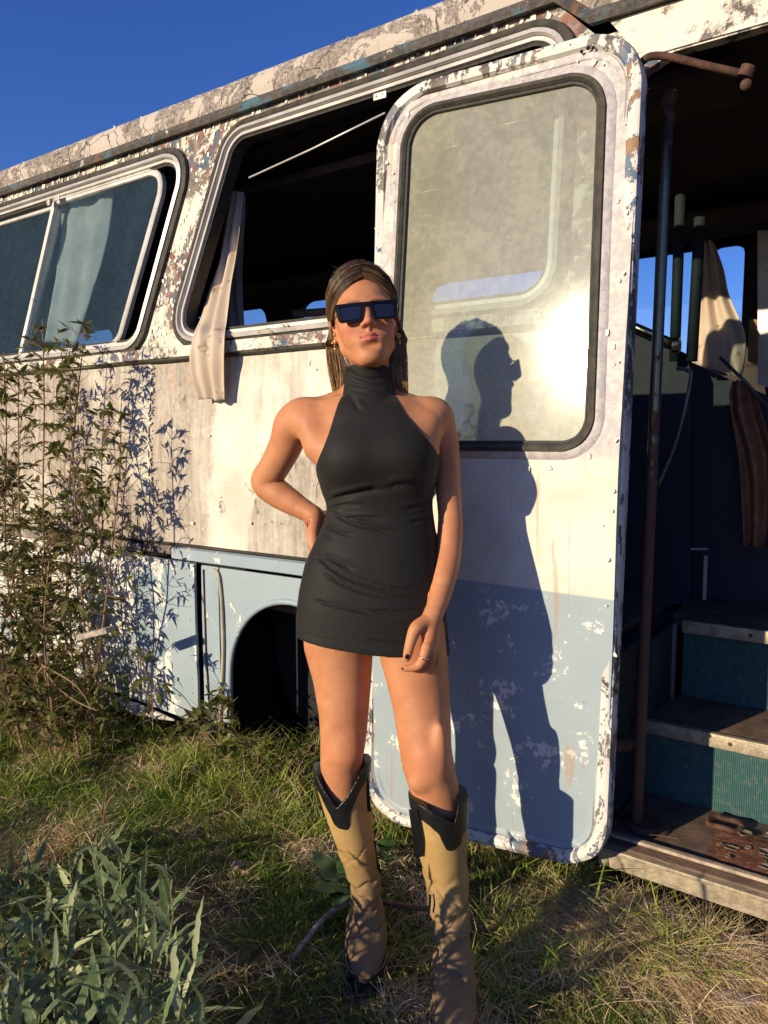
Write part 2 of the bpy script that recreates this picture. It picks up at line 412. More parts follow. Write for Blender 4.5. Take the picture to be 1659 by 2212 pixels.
def mat_glass(name, dust_haze, tint=(.86, .93, .92), rough=.02, dust_haze_col=(.50, .47, .36), scratch=0):
    t = NT(name); nt = t.t
    tr = nt.nodes.new('ShaderNodeBsdfTransparent'); tr.inputs[0].default_value = (*tint, 1)
    gl = nt.nodes.new('ShaderNodeBsdfGlossy'); gl.inputs['Roughness'].default_value = rough
    df = nt.nodes.new('ShaderNodeBsdfDiffuse')
    fr = nt.nodes.new('ShaderNodeLayerWeight'); fr.inputs[0].default_value = .5
    m1 = nt.nodes.new('ShaderNodeMixShader'); m2 = nt.nodes.new('ShaderNodeMixShader')
    f2 = t.ma('ADD', .065, t.ma('MULTIPLY', t.ma('POWER', fr.outputs['Facing'], 5.0), .93), clamp=True)
    nt.links.new(f2, m1.inputs[0]); nt.links.new(tr.outputs[0], m1.inputs[1]); nt.links.new(gl.outputs[0], m1.inputs[2])
    X, Y, Z = t.sep()
    n = t.ma('ADD', t.ma('MULTIPLY', t.noise(5, 8, .65), .5), t.ma('MULTIPLY', t.noise(45, 7, .7), .5))
    d = t.ma('ADD', t.ma('MULTIPLY', t.step(n, .35, .68), dust_haze*.28), dust_haze*.80)
    if scratch:
        w1 = t.noise(1, 3, .5, .4, t.map((6, 6, 190), (0, R(-14), 0))); w2 = t.noise(1, 4, .6, .3, t.map((9, 9, 260), (0, R(22), 0)))
        s = t.ma('ADD', t.step(w1, .70, .74), t.step(w2, .715, .75))
        s = t.ma('MULTIPLY', s, t.step(t.noise(3, 3, .5), .45, .62))
        d = t.ma('ADD', d, t.ma('MULTIPLY', s, .30))
        d = t.ma('ADD', d, t.ma('MULTIPLY', t.step(Z, 1.75, 1.30), .14))
        t.put(gl.inputs['Roughness'], t.ma('ADD', rough, t.ma('MULTIPLY', n, .06)))
    c = t.mix(t.step(n, .4, .62), tuple(dust_haze_col), tuple(x*1.14 for x in dust_haze_col))
    nt.links.new(c, df.inputs[0]); nt.links.new(d, m2.inputs[0]); nt.links.new(m1.outputs[0], m2.inputs[1]); nt.links.new(df.outputs[0], m2.inputs[2])
    nt.nodes.remove(t.p); nt.links.new(m2.outputs[0], t.out.inputs[0])
    return t.m
M_GDOOR = mat_glass('dusty_scratched_glass', .28, rough=.065, dust_haze_col=(.64, .595, .46), scratch=1)
M_GWIN = mat_glass('grey_blue_window_glass', .40, (.72, .82, .86), .025, (.050, .088, .135))  # blue grey reflection tone of the pane put into its diffuse layer
M_GFAR = mat_glass('far_window_glass', .05, (.80, .90, .95), .02, (.4, .45, .5))

# ================================================================ the bus
bus = empty('bus', (-2.2, 3.1, 0), 'derelict white and pale blue bus with peeling paint and open front door', 'bus')
XL, XR, YF = -7.2, 1.9, 4.3
WIN2 = rounded([(-2.435, 1.655), (-2.125, 2.435), (-.795, 2.435), (-.795, 1.655)], .11)
WIN1 = rounded([(-4.35, 1.655), (-4.05, 2.425), (-2.325, 2.425), (-2.625, 1.655)], .11)
WIN0 = [(x-2.02, z) for x, z in WIN1]
DWAY = [(-.625, 1.62), (-.625, 2.16), (-.59, 2.235), (-.52, 2.265), (.42, 2.265), (.42, 1.62)]
plate('window_band', [(XL, 1.62)]+DWAY+[(XR, 1.62), (XR, 2.36), (-.72, 2.36), (-.84, 2.485), (XL, 2.485)], [WIN2, WIN1, WIN0], WALL, .035, M_UP, bus)
plate('header_panel', [(-.60, 2.27), (.5, 2.27), (.5, 2.39), (-.69, 2.39)], [], WALL-.006, .005, M_HEAD, bus)
plate('side_panel', [(XL, .862), (-2.545, .862), (-2.545, 1.60), (XL, 1.60)], [], WALL-.004, .004, M_MIDL, bus, dent=.006)
plate('side_panel', [(-2.549, .862), (-.625, .862), (-.625, 1.60), (-2.549, 1.60)], [], WALL+.002, .004, M_MIDR, bus, dent=.007, label='cleaner cream white panel beside the wheel arch')
plate('side_backing', [(XL, .10), (-2.15, .10), (-2.15, .62), (-2.0, .80), (-1.2, .80), (-1.2, .16), (-.625, .16), (-.625, 1.61), (XL, 1.61)], [], WALL+.012, .02, M_DARK, bus)
# hatch, filler strip, arch panel
arch = []
for k in range(25):
    a = math.pi*k/24; arch.append((-1.765-.325*math.cos(a), .36+.335*math.sin(a)))
plate('skirt_panel', [(XL, .17), (-2.96, .17), (-2.96, .80), (XL, .80)], [], WALL, .006, M_BLUE, bus, dent=.01)
plate('hatch_door', [(-2.945, .165), (-2.252, .145), (-2.258, .792), (-2.945, .800)], [], WALL-.022, .012, M_BLUE, bus, dent=.008, label='pale blue luggage hatch with white chipped edges')
plate('skirt_strip', [(-2.238, .15), (-2.142, .15), (-2.142, .785), (-2.238, .785)], [], WALL-.002, .008, M_BLUE2, bus, dent=.004)
plate('wheel_arch_panel', [(-2.132, .17), (-2.092, .17)] + arch + [(-1.438, .17), (-.625, .17), (-.625, .785), (-2.132, .785)], [], WALL-.004, .008, M_BLUE2, bus, dent=.004)
al = [(-2.092, .12)]+arch+[(-1.438, .12)]
V, F, T = tube_vf([(x, WALL-.002, z) for x, z in al], .012, 8); npmesh('arch_lip', V, [F, T], M_BLUE2, bus, True)
ws = smooth_path([(-2.165, WALL-.006, .775), (-2.125, WALL-.012, .74), (-2.112, WALL-.012, .5), (-2.14, WALL-.012, .16)], 30)
tube('weather_strip', ws, .006, simple('cream_piping', (.45, .38, .26), .8), bus, 8)
ws = [(-2.222, WALL-.006, .77), (-2.218, WALL-.007, .45), (-2.205, WALL-.006, .16)]
tube('weather_strip', ws, .003, M_RUST, bus, 6)
bm = bmesh.new(); box(bm, (-1.76, 2.72, .42), (.95, 1.42, .80)); 
bmesh.ops.delete(bm, geom=[f for f in bm.faces if f.calc_center_median().y < 2.1], context='FACES')
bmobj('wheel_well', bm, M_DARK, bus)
bm = bmesh.new(); box(bm, (-2.7, 3.4, .30), (9.0, 1.6, .10)); box(bm, (-4.8, 2.16, .5), (4.9, .3, .7)); bmobj('chassis', bm, M_DARK, bus)
tl = simple('dark_tyre_rubber', (.012, .012, .013), .85, .4, 30, .5)
bm = bmesh.new(); bmesh.ops.create_cone(bm, cap_ends=True, segments=48, radius1=.42, radius2=.42, depth=.24)
bmesh.ops.bevel(bm, geom=[e for e in bm.edges if len(e.link_faces) == 2 and e.calc_face_angle() > 1], offset=.04, segments=3, affect='EDGES')
bmesh.ops.rotate(bm, verts=bm.verts, cent=(0, 0, 0), matrix=Matrix.Rotation(math.pi/2, 3, 'X')); bmesh.ops.translate(bm, verts=bm.verts, vec=(-1.76, 2.42, .40))
wheel = bmobj('wheel', bm, tl, bus, True, angle=40)
bm = bmesh.new(); bmesh.ops.create_cone(bm, cap_ends=True, segments=36, radius1=.20, radius2=.13, depth=.05)
bmesh.ops.rotate(bm, verts=bm.verts, cent=(0, 0, 0), matrix=Matrix.Rotation(-math.pi/2, 3, 'X')); bmesh.ops.translate(bm, verts=bm.verts, vec=(-1.76, 2.31, .40))
bmobj('rim', bm, M_DARK, wheel, True, angle=40)
# hanging torn lip under the hatch
lip = smooth_path([onY(212, 1492, WALL-.01), onY(262, 1520, WALL-.03), onY(330, 1542, WALL-.04), onY(378, 1556, WALL-.02)], 22)
tube('torn_lip', lip, np.interp(np.linspace(0, 1, 22), [0, .5, 1], [.022, .026, .004]), M_LIP, bus, 10)
# mouldings
def strip(name, x0, x1, z0, z1, y, th, mat, wob=0, label=None, parent=bus):
    n = max(2, int((x1-x0)/.05)); V = []; 
    pr = [(z0, 0), (z0+.006, -th), (z1-.006, -th), (z1, 0)]
    for i in range(n+1):
        x = x0+(x1-x0)*i/n; dz = wob*mnoise.noise(Vector((x*2, 3, z0)))
        for z, dy in pr: V.append((x, y+lean(z)+dy+wob*.6*mnoise.noise(Vector((x*5, z*40, 1))), z+dz))
    F = [(i*4+j, i*4+j+1, (i+1)*4+j+1, (i+1)*4+j) for i in range(n) for j in range(3)] + [(i*4+3, i*4, (i+1)*4, (i+1)*4+3) for i in range(n)]
    F += [(0, 1, 2, 3), (n*4+3, n*4+2, n*4+1, n*4)]
    o = npmesh(name, V, np.array(F), mat, parent, True, label=label); fixn(o, 25); return o
strip('belt_moulding', XL, -2.18, 1.600, 1.652, WALL-.004, .018, M_BELT, .003)
strip('belt_moulding', -2.165, -.63, 1.600, 1.652, WALL-.004, .018, M_BELT, .003)
strip('belt_trim', XL, -.63, 1.588, 1.600, WALL-.006, .010, M_RUBD, .003)
strip('rusty_rail', XL, -2.60, .80, .842, WALL-.002, .010, simple('rail_grey_rust', (.30, .26, .23), .8, .5, 18, .6), .004)
strip('rusty_rail', -2.585, -2.395, .81, .848, WALL-.002, .008, simple('rail_rust', (.17, .14, .12), .8, .6, 30, .8), .003)
strip('blue_moulding', -2.39, -.63, .796, .850, WALL-.006, .016, M_RAILB, .002)
strip('moulding_trim', XL, -.63, .850, .862, WALL-.002, .012, M_RUBD, .004)
# gutter and roof
def gpath(x):                                                   # height of the gutter along the bus
    return 2.485 if x < -.845 else (2.485-(x+.845)/.105*.09 if x < -.74 else 2.395-.01*(x+.74))
gx = [XL]+list(np.arange(-7, -.9, .12))+[-.86, -.845, -.82, -.79, -.76, -.74, -.72]+list(np.arange(-.6, XR, .15))+[XR]
V = []; gp = [(.0, 0), (-.004, -.026), (.010, -.034), (.026, -.028), (.040, -.012), (.040, 0)]
for x in gx:
    z0 = gpath(x)
    for dz, dy in gp: V.append((x, WALL+lean(z0+dz)+dy+.003*mnoise.noise(Vector((x*6, dz*50, 0))), z0+dz+.002*mnoise.noise(Vector((x*9, dz*50, 5)))))
k = len(gp); n = len(gx)
F = [(i*k+j, i*k+(j+1) % k, (i+1)*k+(j+1) % k, (i+1)*k+j) for i in range(n-1) for j in range(k)]
o = npmesh('gutter', V, np.array(F), M_RAIL, bus, True); fixn(o, 40)
V = []; NP = 26; NX = 150
rp = [(0, 0), (.03, -.004), (.065, .004), (.095, .022), (.115, .05), (.13, .10), (.15, .25), (.17, .6), (.18, 1.1)]
tt = np.linspace(0, 1, NP)**1.7; seg = np.linspace(0, len(rp)-1, 200)
rz = np.interp(tt*(len(rp)-1), range(len(rp)), [a for a, b in rp]); ry = np.interp(tt*(len(rp)-1), range(len(rp)), [b for a, b in rp])
xs = np.concatenate([np.linspace(XL, -4, 30), np.linspace(-3.97, .1, NX), np.linspace(.2, XR, 10)])
for x in xs:
    g0 = gpath(x)+.036; lowr = 2.521-g0
    for i in range(NP):
        z = g0+lowr*(1-tt[i]*3 if tt[i] < .33 else 0)*0 + rz[i]*(1+lowr/.13 if rz[i] < .13 else (rz[i]+lowr)/rz[i])
        y = WALL+lean(2.5)-.012+ry[i]
        nz = .005*mnoise.noise(Vector((x*7, y*7, z*9)))+.004*mnoise.noise(Vector((x*25, y*25, z*25)))
        seam = -.006 if min(abs((x+3.43) % .62), abs((x+3.43) % .62-.62)) < .012 else 0
        V.append((x, y+nz-seam, z+nz*.6))
n = len(xs); F = [(i*NP+j, i*NP+j+1, (i+1)*NP+j+1, (i+1)*NP+j) for i in range(n-1) for j in range(NP-1)]
o = npmesh('roof', V, np.array(F), M_ROOF, bus, True)
bm = bmesh.new(); box(bm, ((XL+XR)/2, 3.7, 2.66), (XR-XL, 1.25, .05)); bmobj('roof_panel', bm, M_ROOF, bus)
# closing walls
bm = bmesh.new(); box(bm, (XL-.02, 3.16, 1.4), (.04, 2.32, 2.5)); bmobj('rear_wall', bm, M_UP, bus)
FW = [rounded([(x0, 1.70), (x0, 2.30), (x0+.92, 2.30), (x0+.92, 1.70)], .10) for x0 in (-6.9, -5.72, -4.98, -3.72)]
FW += [rounded([(-2.6, 1.70), (-2.6, 2.30), (-1.48, 2.30), (-1.48, 1.70)], .10), rounded([(-1.36, 1.50), (-1.36, 2.29), (-.90, 2.29), (-.90, 1.50)], .05), rounded([(-.86, 1.70), (-.86, 2.29), (-.695, 2.29), (-.695, 1.70)], .05)]
bm = bmesh.new(); es = []
for lp in [[(XL, .1), (XR, .1), (XR, 2.62), (XL, 2.62)]]+FW:
    vs = [bm.verts.new((p[0], YF, p[1])) for p in lp]; es += [bm.edges.new((vs[i], vs[(i+1) % len(vs)])) for i in range(len(vs))]
bmesh.ops.triangle_fill(bm, edges=es, normal=(0, -1, 0))
r = bmesh.ops.extrude_face_region(bm, geom=bm.faces[:]); bmesh.ops.translate(bm, verts=[v for v in r['geom'] if isinstance(v, bmesh.types.BMVert)], vec=(0, .05, 0))
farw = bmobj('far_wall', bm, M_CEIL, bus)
for i, f in enumerate(FW):
    vs = [(x, YF+.02, z) for x, z in f]
    me = bpy.data.meshes.new('far_pane'); me.from_pydata(vs, [], [list(range(len(vs)))]); link('far_pane', me, M_GFAR, farw)
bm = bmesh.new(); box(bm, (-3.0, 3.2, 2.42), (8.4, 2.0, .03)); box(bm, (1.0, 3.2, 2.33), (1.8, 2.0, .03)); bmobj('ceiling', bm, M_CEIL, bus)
bm = bmesh.new(); box(bm, (-3.95, 3.2, .64), (6.5, 2.16, .06)); box(bm, (-.15, 3.5, .635), (2.0, 1.5, .05)); bmobj('bus_floor', bm, M_FLOOR, bus)
bm = bmesh.new(); box(bm, (1.93, 3.16, 1.1), (.04, 2.32, 2.1)); bmobj('front_wall', bm, M_CEIL, bus)
bm = bmesh.new(); box(bm, (1.2, 2.0, .9), (1.5, .04, 1.5)); bmobj('front_side_panel', bm, M_MIDR, bus)
# ceiling air duct and luggage rack seen through the open window
bm = bmesh.new(); box(bm, (-3.2, 3.9, 2.30), (5.5, .34, .06), bev=.01); box(bm, (-3.2, 2.55, 2.36), (5.5, .28, .04), bev=.01); bmobj('luggage_rack', bm, simple('dim_rack', (.07, .055, .05), .8), bus)
# ---- window frames and panes
def frame_set(win, nm):
    ring('window_rubber', win, [(-.004, .014), (.006, .020), (.022, .016), (.026, .004), (-.004, -.004)], WALL, M_RUBD, bus, wob=.004)
    fr = ring('window_frame', win, [(-.003, .022), (-.016, .026), (-.020, .018), (-.020, -.03), (-.003, -.03)], WALL, M_ALU, bus)
    ring('window_track', win, [(-.022, .012), (-.034, .014), (-.036, .006), (-.036, -.04), (-.022, -.04)], WALL, M_ALU2, fr)
    ring('inner_rubber', win, [(-.037, .004), (-.046, .006), (-.050, -.045), (-.037, -.045)], WALL, M_RUB, fr)
    return fr
f2 = frame_set(WIN2, 2); f1 = frame_set(WIN1, 1); f0 = frame_set(WIN0, 0)
def pane(corners, yb, fw, parent=bus, rad=.075, fmat=M_ALU2, gmat=M_GWIN, label=None):
    pth = rounded(corners, rad)
    pf = ring('sliding_frame', pth, [(0, .012), (-.006, .016), (-fw+.004, .014), (-fw, .008), (-fw, -.008), (0, -.008)], WALL+yb, fmat, parent, label=label)
    P = np.array(pth); c = P.mean(0)
    vs = [(x, WALL+yb+lean(z), z) for x, z in (c+(P-c)*.985)]
    me = bpy.data.meshes.new('window_pane'); me.from_pydata(vs, [], [list(range(len(vs)))]); link('window_pane', me, gmat, pf)
    return pf
pane([(-3.56, 1.672), (-3.29, 2.392), (-2.465, 2.392), (-2.765, 1.672)], .010, .030, rad=[.03, .03, .09, .09])
pane([(-4.32, 1.672), (-4.04, 2.385), (-3.27, 2.385), (-3.54, 1.672)], .034, .028, rad=[.09, .09, .03, .03])
pane([(-5.56, 1.672), (-5.29, 2.392), (-4.40, 2.392), (-4.69, 1.672)], .010, .030)
# latch plates on the top track
def clip(px, py, base=WALL-.03, s=(.05, .006, .022)):
    x, z = onS(px, py, base); bm = bmesh.new(); box(bm, (x, base+lean(z), z), s, Matrix.Rotation(.02, 3, 'Y'), .002)
    for dx in (-.012, .012):
        bmesh.ops.create_icosphere(bm, subdivisions=1, radius=.004, matrix=Matrix.Translation((x+dx, base+lean(z)-.004, z)))
    bmobj('track_clip', bm, M_ALU, bus, True, angle=30)
clip(821, 207); clip(122, 428); clip(106, 437, s=(.02, .012, .03))
# rod hanging across the open window, broken rail in the far window
a = onY(538, 384, 2.12); b = onY(832, 244, 2.03)
tube('curtain_rod', [a, (a+b)/2+Vector((0, 0, -.004)), b], .0035, M_ALU2, bus, 8)
a = onY(636, 678, 4.1); b = onY(790, 668, 4.1); tube('window_bar', [a, b], .028, simple('pale_bar', (.55, .5, .45), .7), bus, 10)
a = onY(610, 715, 4.0); b = onY(790, 692, 4.0); tube('window_bar', [a, b], .014, simple('grey_bar', (.2, .2, .2), .7), bus, 10)
# sill debris
# rivets
rb = Bag()
def rivet(x, z, base, r=.006):
    r *= .62
    a = np.arange(8)*np.pi/4; y0 = base+lean(z)
    V = [(x+r*math.cos(t), y0-.001, z+r*math.sin(t)) for t in a]+[(x+r*.6*math.cos(t), y0-.0035, z+r*.6*math.sin(t)) for t in a]+[(x, y0-.0045, z)]
    Q = [(i, (i+1) % 8, 8+(i+1) % 8, 8+i) for i in range(8)]; T = [(8+i, 8+(i+1) % 8, 16) for i in range(8)]
    rb.add(V, Q, T)
for z in np.arange(.90, 1.59, .032): rivet(-2.528+.003*random.random(), z, WALL-.001, .007)
for z in np.arange(.92, 1.59, .10): rivet(-1.66+.003*random.random(), z, WALL-.001, .006)
for x in np.arange(-2.90, -2.27, .066): rivet(x, .765, WALL-.023, .005); rivet(x, .19, WALL-.023, .005)
for z in np.arange(.20, .78, .06): rivet(-2.285, z, WALL-.023, .005); rivet(-2.155, z, WALL-.003, .004)
rb.make('rivets', M_BELT, bus, True, 'stuff')

# ================================================================ the door (part of the bus)
DO = rounded([(-1.338, .075), (-1.338, 2.315), (-.560, 2.29), (-.568, .155)], [.13, .15, .14, .12], 10)
DW = rounded([(-1.246, 1.262), (-1.240, 2.236), (-.655, 2.196), (-.640, 1.262)], [.07, .09, .09, .07], 9)
door = plate('door', DO, [DW], DOOR, .034, M_DOOR, bus, dent=.003, step=None)
ring('door_edge', DO, [(-.030, .002), (-.024, .013), (-.008, .016), (.004, .010), (.008, -.004), (.006, -.034), (-.010, -.036)], DOOR, M_LIP, door, wob=.006)
ring('door_inner_rim', DO, [(-.052, .0), (-.048, .003), (-.036, .004), (-.032, .0)], DOOR, M_DOOR, door, wob=.003)
ring('window_surround', DW, [(.013, .0), (.014, .008), (.030, .005), (.036, .0)], DOOR, M_DFRM, door, wob=.003)
ring('window_gasket', DW, [(.014, .004), (.012, .015), (.002, .017), (-.006, .010), (-.008, -.01), (.010, -.01)], DOOR, M_RUBD, door, wob=.005)
ring('gasket_core', DW, [(-.007, .008), (-.013, .006), (-.015, -.004), (-.007, -.006)], DOOR, M_RUB, door, wob=.001)
P = np.array(DW); c = P.mean(0)
vs = [(x, DOOR+.006+lean(z), z) for x, z in c+(P-c)*.99]
g = plate('door_glass', [tuple(p) for p in c+(P-c)*.99], [], DOOR+.004, .0005, M_GDOOR, door, cuts=())
bm = bmesh.new(); box(bm, (-.93, DOOR+.045, .55), (.70, .015, .72), bev=.004); bmobj('door_back_panel', bm, M_VINYL, door)
for px, py in ((1234, 98), (1257, 112), (1271, 105), (1282, 104)):
    x, z = onS(px, py, DOOR-.01); bm = bmesh.new()
    bmesh.ops.create_uvsphere(bm, u_segments=10, v_segments=6, radius=.0045, matrix=Matrix.Translation((x, DOOR-.012+lean(z), z))); bmobj('screw_hole', bm, M_DARK, door, True)
# ---- entrance: sill, steps, poles
plate('entrance_sill', [(-.62, .10), (.5, .085), (.5, .145), (-.62, .155)], [], WALL-.02, .03, M_NOSE, bus)
def step_box(name, x0, x1, y0, y1, z, th, mat, parent=bus, bev=.006):
    bm = bmesh.new(); box(bm, ((x0+x1)/2, (y0+y1)/2, z-th/2), (x1-x0, y1-y0, th), bev=bev); return bmobj(name, bm, mat, parent, True, angle=40)
s1 = step_box('step', -.62, .5, 1.965, 2.34, .165, .03, M_FLOOR)
step_box('step_nosing', -.62, .5, 1.945, 1.985, .158, .012, M_NOSE, s1, .003)
step_box('step_nosing', -.62, .5, 1.995, 2.015, .178, .010, simple('raised_track', (.42, .33, .24), .6, .4, 30, .5), s1, .003)
s2 = step_box('step', -.62, .5, 2.315, 2.63, .405, .02, M_FLOOR)
step_box('step_riser', -.60, .5, 2.325, 2.335, .385, .225, M_RIB, s2, 0)
step_box('step_nosing', -.60, .5, 2.298, 2.322, .412, .042, M_NOSE, s2, .004)
s3 = step_box('step', -.56, .5, 2.61, 2.9, .665, .02, M_FLOOR)
step_box('step_riser', -.56, .5, 2.62, 2.63, .645, .245, M_RIB, s3, 0)
step_box('step_nosing', -.56, .5, 2.592, 2.616, .672, .042, M_NOSE, s3, .004)
step_box('step_side', -.66, -.625, 1.99, 2.9, .66, .58, M_VINYL, bus, 0)
step_box('step_side', -.60, -.585, 2.32, 2.6, .66, .28, M_VINYL, bus, .004)
step_box('corner_trim', -.60, -.575, 2.575, 2.60, .66, .26, simple('dull_trim', (.16, .15, .14), .6), bus, .003)
step_box('doorway_post', -.70, -.63, 2.03, 2.09, 2.28, 2.1, M_VINYL, bus, .01)
for x in (-.35, -.05, .2):
    for s, y, z in ((s2, 2.296, .392), (s3, 2.59, .652)):
        bm = bmesh.new(); bmesh.ops.create_uvsphere(bm, u_segments=8, v_segments=6, radius=.006, matrix=Matrix.Translation((x, y, z))); bmobj('nosing_screw', bm, M_RUST, s)
# packed dirt and rusted fragments on the lowest step
V = []; n = 46; m = 22
for i in range(n):
    for j in range(m):
        x = -.36+.8*i/(n-1); y = 2.025+.21*j/(m-1)
        e = min(i, n-1-i, j, m-1-j)/3.5
        z = .166+.014*min(1, e)*(.5+mnoise.noise(Vector((x*9, y*9, 2))))+.005*mnoise.noise(Vector((x*50, y*50, 1)))
        V.append((x, y, z))
F = [(i*m+j, (i+1)*m+j, (i+1)*m+j+1, i*m+j+1) for i in range(n-1) for j in range(m-1)]
npmesh('packed_dirt', V, np.array(F), M_DIRT, s1, True)
pc = onZ(1565, 1775, .185)
a = np.linspace(0, 2*np.pi, 26)
V, F, T = tube_vf([(pc.x+.045*math.cos(t), pc.y+.036*math.sin(t), .180+.004*math.sin(3*t)) for t in a], .008, 8)
npmesh('drain_ring', V, [F, T], M_RUST, s1, True)
fb = Bag()
for i in range(46):
    x = random.uniform(-.34, .2); y = random.uniform(2.04, 2.30); r_ = random.uniform(.008, .03); an = random.random()*6
    pts = [(x+r_*random.uniform(.5, 1.2)*math.cos(an+q*1.26), y+r_*random.uniform(.4, 1)*math.sin(an+q*1.26), .179+random.uniform(0, .002)) for q in range(5)]
    V = pts+[(p[0], p[1], p[2]-.003) for p in pts]
    fb.add(V, [(q, (q+1) % 5, 5+(q+1) % 5, 5+q) for q in range(5)], [(0, 1, 2), (0, 2, 3), (0, 3, 4)])
fb.make('rust_fragments', simple('flaked_lino', (.23, .17, .13), .9, .5, 30, .5), s1, False, 'stuff')
# poles
p0 = onY(1442, 255, 2.16); p1 = onY(1374, 1800, 2.10)
ppts = [(p0*(1-t)+p1*t) for t in np.linspace(0, 1, 12)]
def mat_pole():
    t = NT('chrome_pole_worn'); n = t.noise(18, 7, .65); X, Y, Z = t.sep()
    ru = t.step(t.ma('ADD', n, t.ma('MULTIPLY', t.step(Z, 1.6, .7), .35)), .58, .66)
    c = t.mix(ru, (.22, .18, .12), (.13, .06, .035))
    return t.done(c, t.ma('ADD', .28, t.ma('MULTIPLY', ru, .5)), t.bump(n, .2, .002), t.ma('SUBTRACT', .75, t.ma('MULTIPLY', ru, .75)))
tube('entrance_pole', ppts, .0155, mat_pole(), bus, 20)
bm = bmesh.new(); box(bm, tuple(onY(1444, 215, 2.16)), (.035, .03, .05), Matrix.Rotation(.4, 3, 'Y'), .008); box(bm, tuple(onY(1446, 247, 2.16)), (.024, .03, .05), Matrix.Rotation(-.2, 3, 'Y'), .006); bmobj('pole_bracket', bm, M_RUST, bus, True)
c = p1; bm = bmesh.new(); bmesh.ops.create_cone(bm, cap_ends=True, segments=30, radius1=.07, radius2=.055, depth=.012, matrix=Matrix.Translation((c.x+.02, c.y+.02, .175))); bmobj('pole_foot_plate', bm, M_RUST, bus, True, angle=30)
q = [onY(1378, 1555, 2.13), onY(1376, 1590, 2.13), onY(1355, 1605, 2.1), onY(1310, 1608, 2.0)]
tube('door_arm', smooth_path(q, 20), .022, M_RUST, bus, 14)
# rusty lever at the head of the doorway
q = [onY(1380, 140, 1.97), onY(1405, 122, 1.97), onY(1450, 124, 1.99), onY(1530, 143, 2.02), onY(1606, 160, 2.05)]
lv = tube('door_lever', smooth_path(q, 30), .0095, M_RUST, bus, 14)
bm = bmesh.new(); c = onY(1613, 155, 2.04); bmesh.ops.create_cone(bm, cap_ends=True, segments=18, radius1=.018, radius2=.018, depth=.024, matrix=Matrix.Translation(c) @ Matrix.Rotation(.4, 4, 'Y')); bmesh.ops.create_uvsphere(bm, u_segments=12, v_segments=8, radius=.014, matrix=Matrix.Translation(c+Vector((0, 0, -.03)))); bmobj('lever_joint', bm, M_RUST, lv, True, angle=40)
# partition, padded post, handrail
Yp = 2.95
pa = [onY(1300, 668, Yp), onY(1620, 838, Yp)]
V = []
def pl(pts, y, th, name, mat, parent=bus, label=None):
    bm = bmesh.new(); vs = [bm.verts.new((p[0], y, p[1])) for p in pts]; bm.faces.new(vs)
    r = bmesh.ops.extrude_face_region(bm, geom=bm.faces[:]); bmesh.ops.translate(bm, verts=[v for v in r['geom'] if isinstance(v, bmesh.types.BMVert)], vec=(0, th, 0))
    return bmobj(name, bm, mat, parent, label=label)
def xz(px, py, Y): p = onY(px, py, Y); return (p.x, p.z)
pl([xz(1300, 682, Yp), xz(1352, 700, Yp), xz(1478, 762, Yp), xz(1492, 800, Yp), xz(1492, 1350, Yp), xz(1300, 1330, Yp)], Yp, .03, 'entrance_partition', M_VINYL)
pl([xz(1478, 775, 3.1), xz(1600, 830, 3.1), xz(1720, 880, 3.1), xz(1720, 1500, 3.1), xz(1478, 1400, 3.1)], 3.1, .03, 'entrance_partition', M_VINYL)
a = onY(1300, 675, 2.85); b = onY(1462, 746, 2.85); hr = tube('handrail', [a, (a+b)/2, b], .016, M_CHROME, bus, 16)
bm = bmesh.new(); bmesh.ops.create_cone(bm, cap_ends=True, segments=20, radius1=.032, radius2=.028, depth=.02, matrix=Matrix.Translation(b) @ Matrix.Rotation(math.pi/2, 4, 'Y')); bmobj('rail_flange', bm, M_CHROME, hr, True, angle=40)
tube('padded_post', [onY(1470, 418, 2.9), onY(1462, 640, 2.9), onY(1457, 780, 2.9)], .019, M_TEAL, bus, 14)
tube('padded_post', [onY(1512, 470, 2.92), onY(1506, 580, 2.92), onY(1494, 780, 2.9)], .020, M_TEAL, bus, 14)
tube('seat_handle', smooth_path([onY(1462, 795, 2.7), onY(1485, 800, 2.7), onY(1492, 820, 2.7), onY(1462, 950, 2.7), onY(1420, 1052, 2.7)], 24), .007, simple('dull_grey_rod', (.22, .24, .24), .4, metal=.6), bus, 8)
pl([xz(1500, 1180, 3.0), xz(1536, 1180, 3.0), xz(1536, 1184, 3.0), xz(1500, 1184, 3.0)], 2.94, .01, 'trim_angle', M_ALU)
pl([xz(1528, 1196, 3.0), xz(1536, 1196, 3.0), xz(1532, 1290, 3.0), xz(1525, 1290, 3.0)], 2.94, .01, 'trim_angle', M_ALU)
pl([xz(1618, 690, 3.9), xz(1637, 690, 3.9), xz(1637, 790, 3.9), xz(1615, 780, 3.9)], 3.9, .02, 'seat_trim', simple('tan_board', (.28, .19, .10), .8))
pl([xz(1638, 500, 3.9), xz(1700, 500, 3.9), xz(1700, 850, 3.9), xz(1638, 830, 3.9)], 3.88, .03, 'window_post', M_ALU)
# seats (dim, inside)
def seat(x, y, i):
    st = empty('passenger_seat', (x-bus.location.x, y-bus.location.y, .68), parent=bus)
    bm = bmesh.new(); box(bm, (x, y, 1.08), (.46, .85, .14), bev=.03); bmobj('seat_cushion', bm, M_VINYL, st, True)
    bm = bmesh.new(); box(bm, (x-.24, y, 1.42), (.12, .85, .66), Matrix.Rotation(-.15, 3, 'Y'), .03); bmobj('backrest', bm, M_VINYL, st, True)
    for dy in (-.3, .3):
        bm = bmesh.new(); box(bm, (x, y+dy, .84), (.05, .05, .34)); bmobj('seat_leg', bm, M_ALU, st)
for i, x in enumerate((-1.9, -2.75, -3.6)): seat(x, 3.75, i)
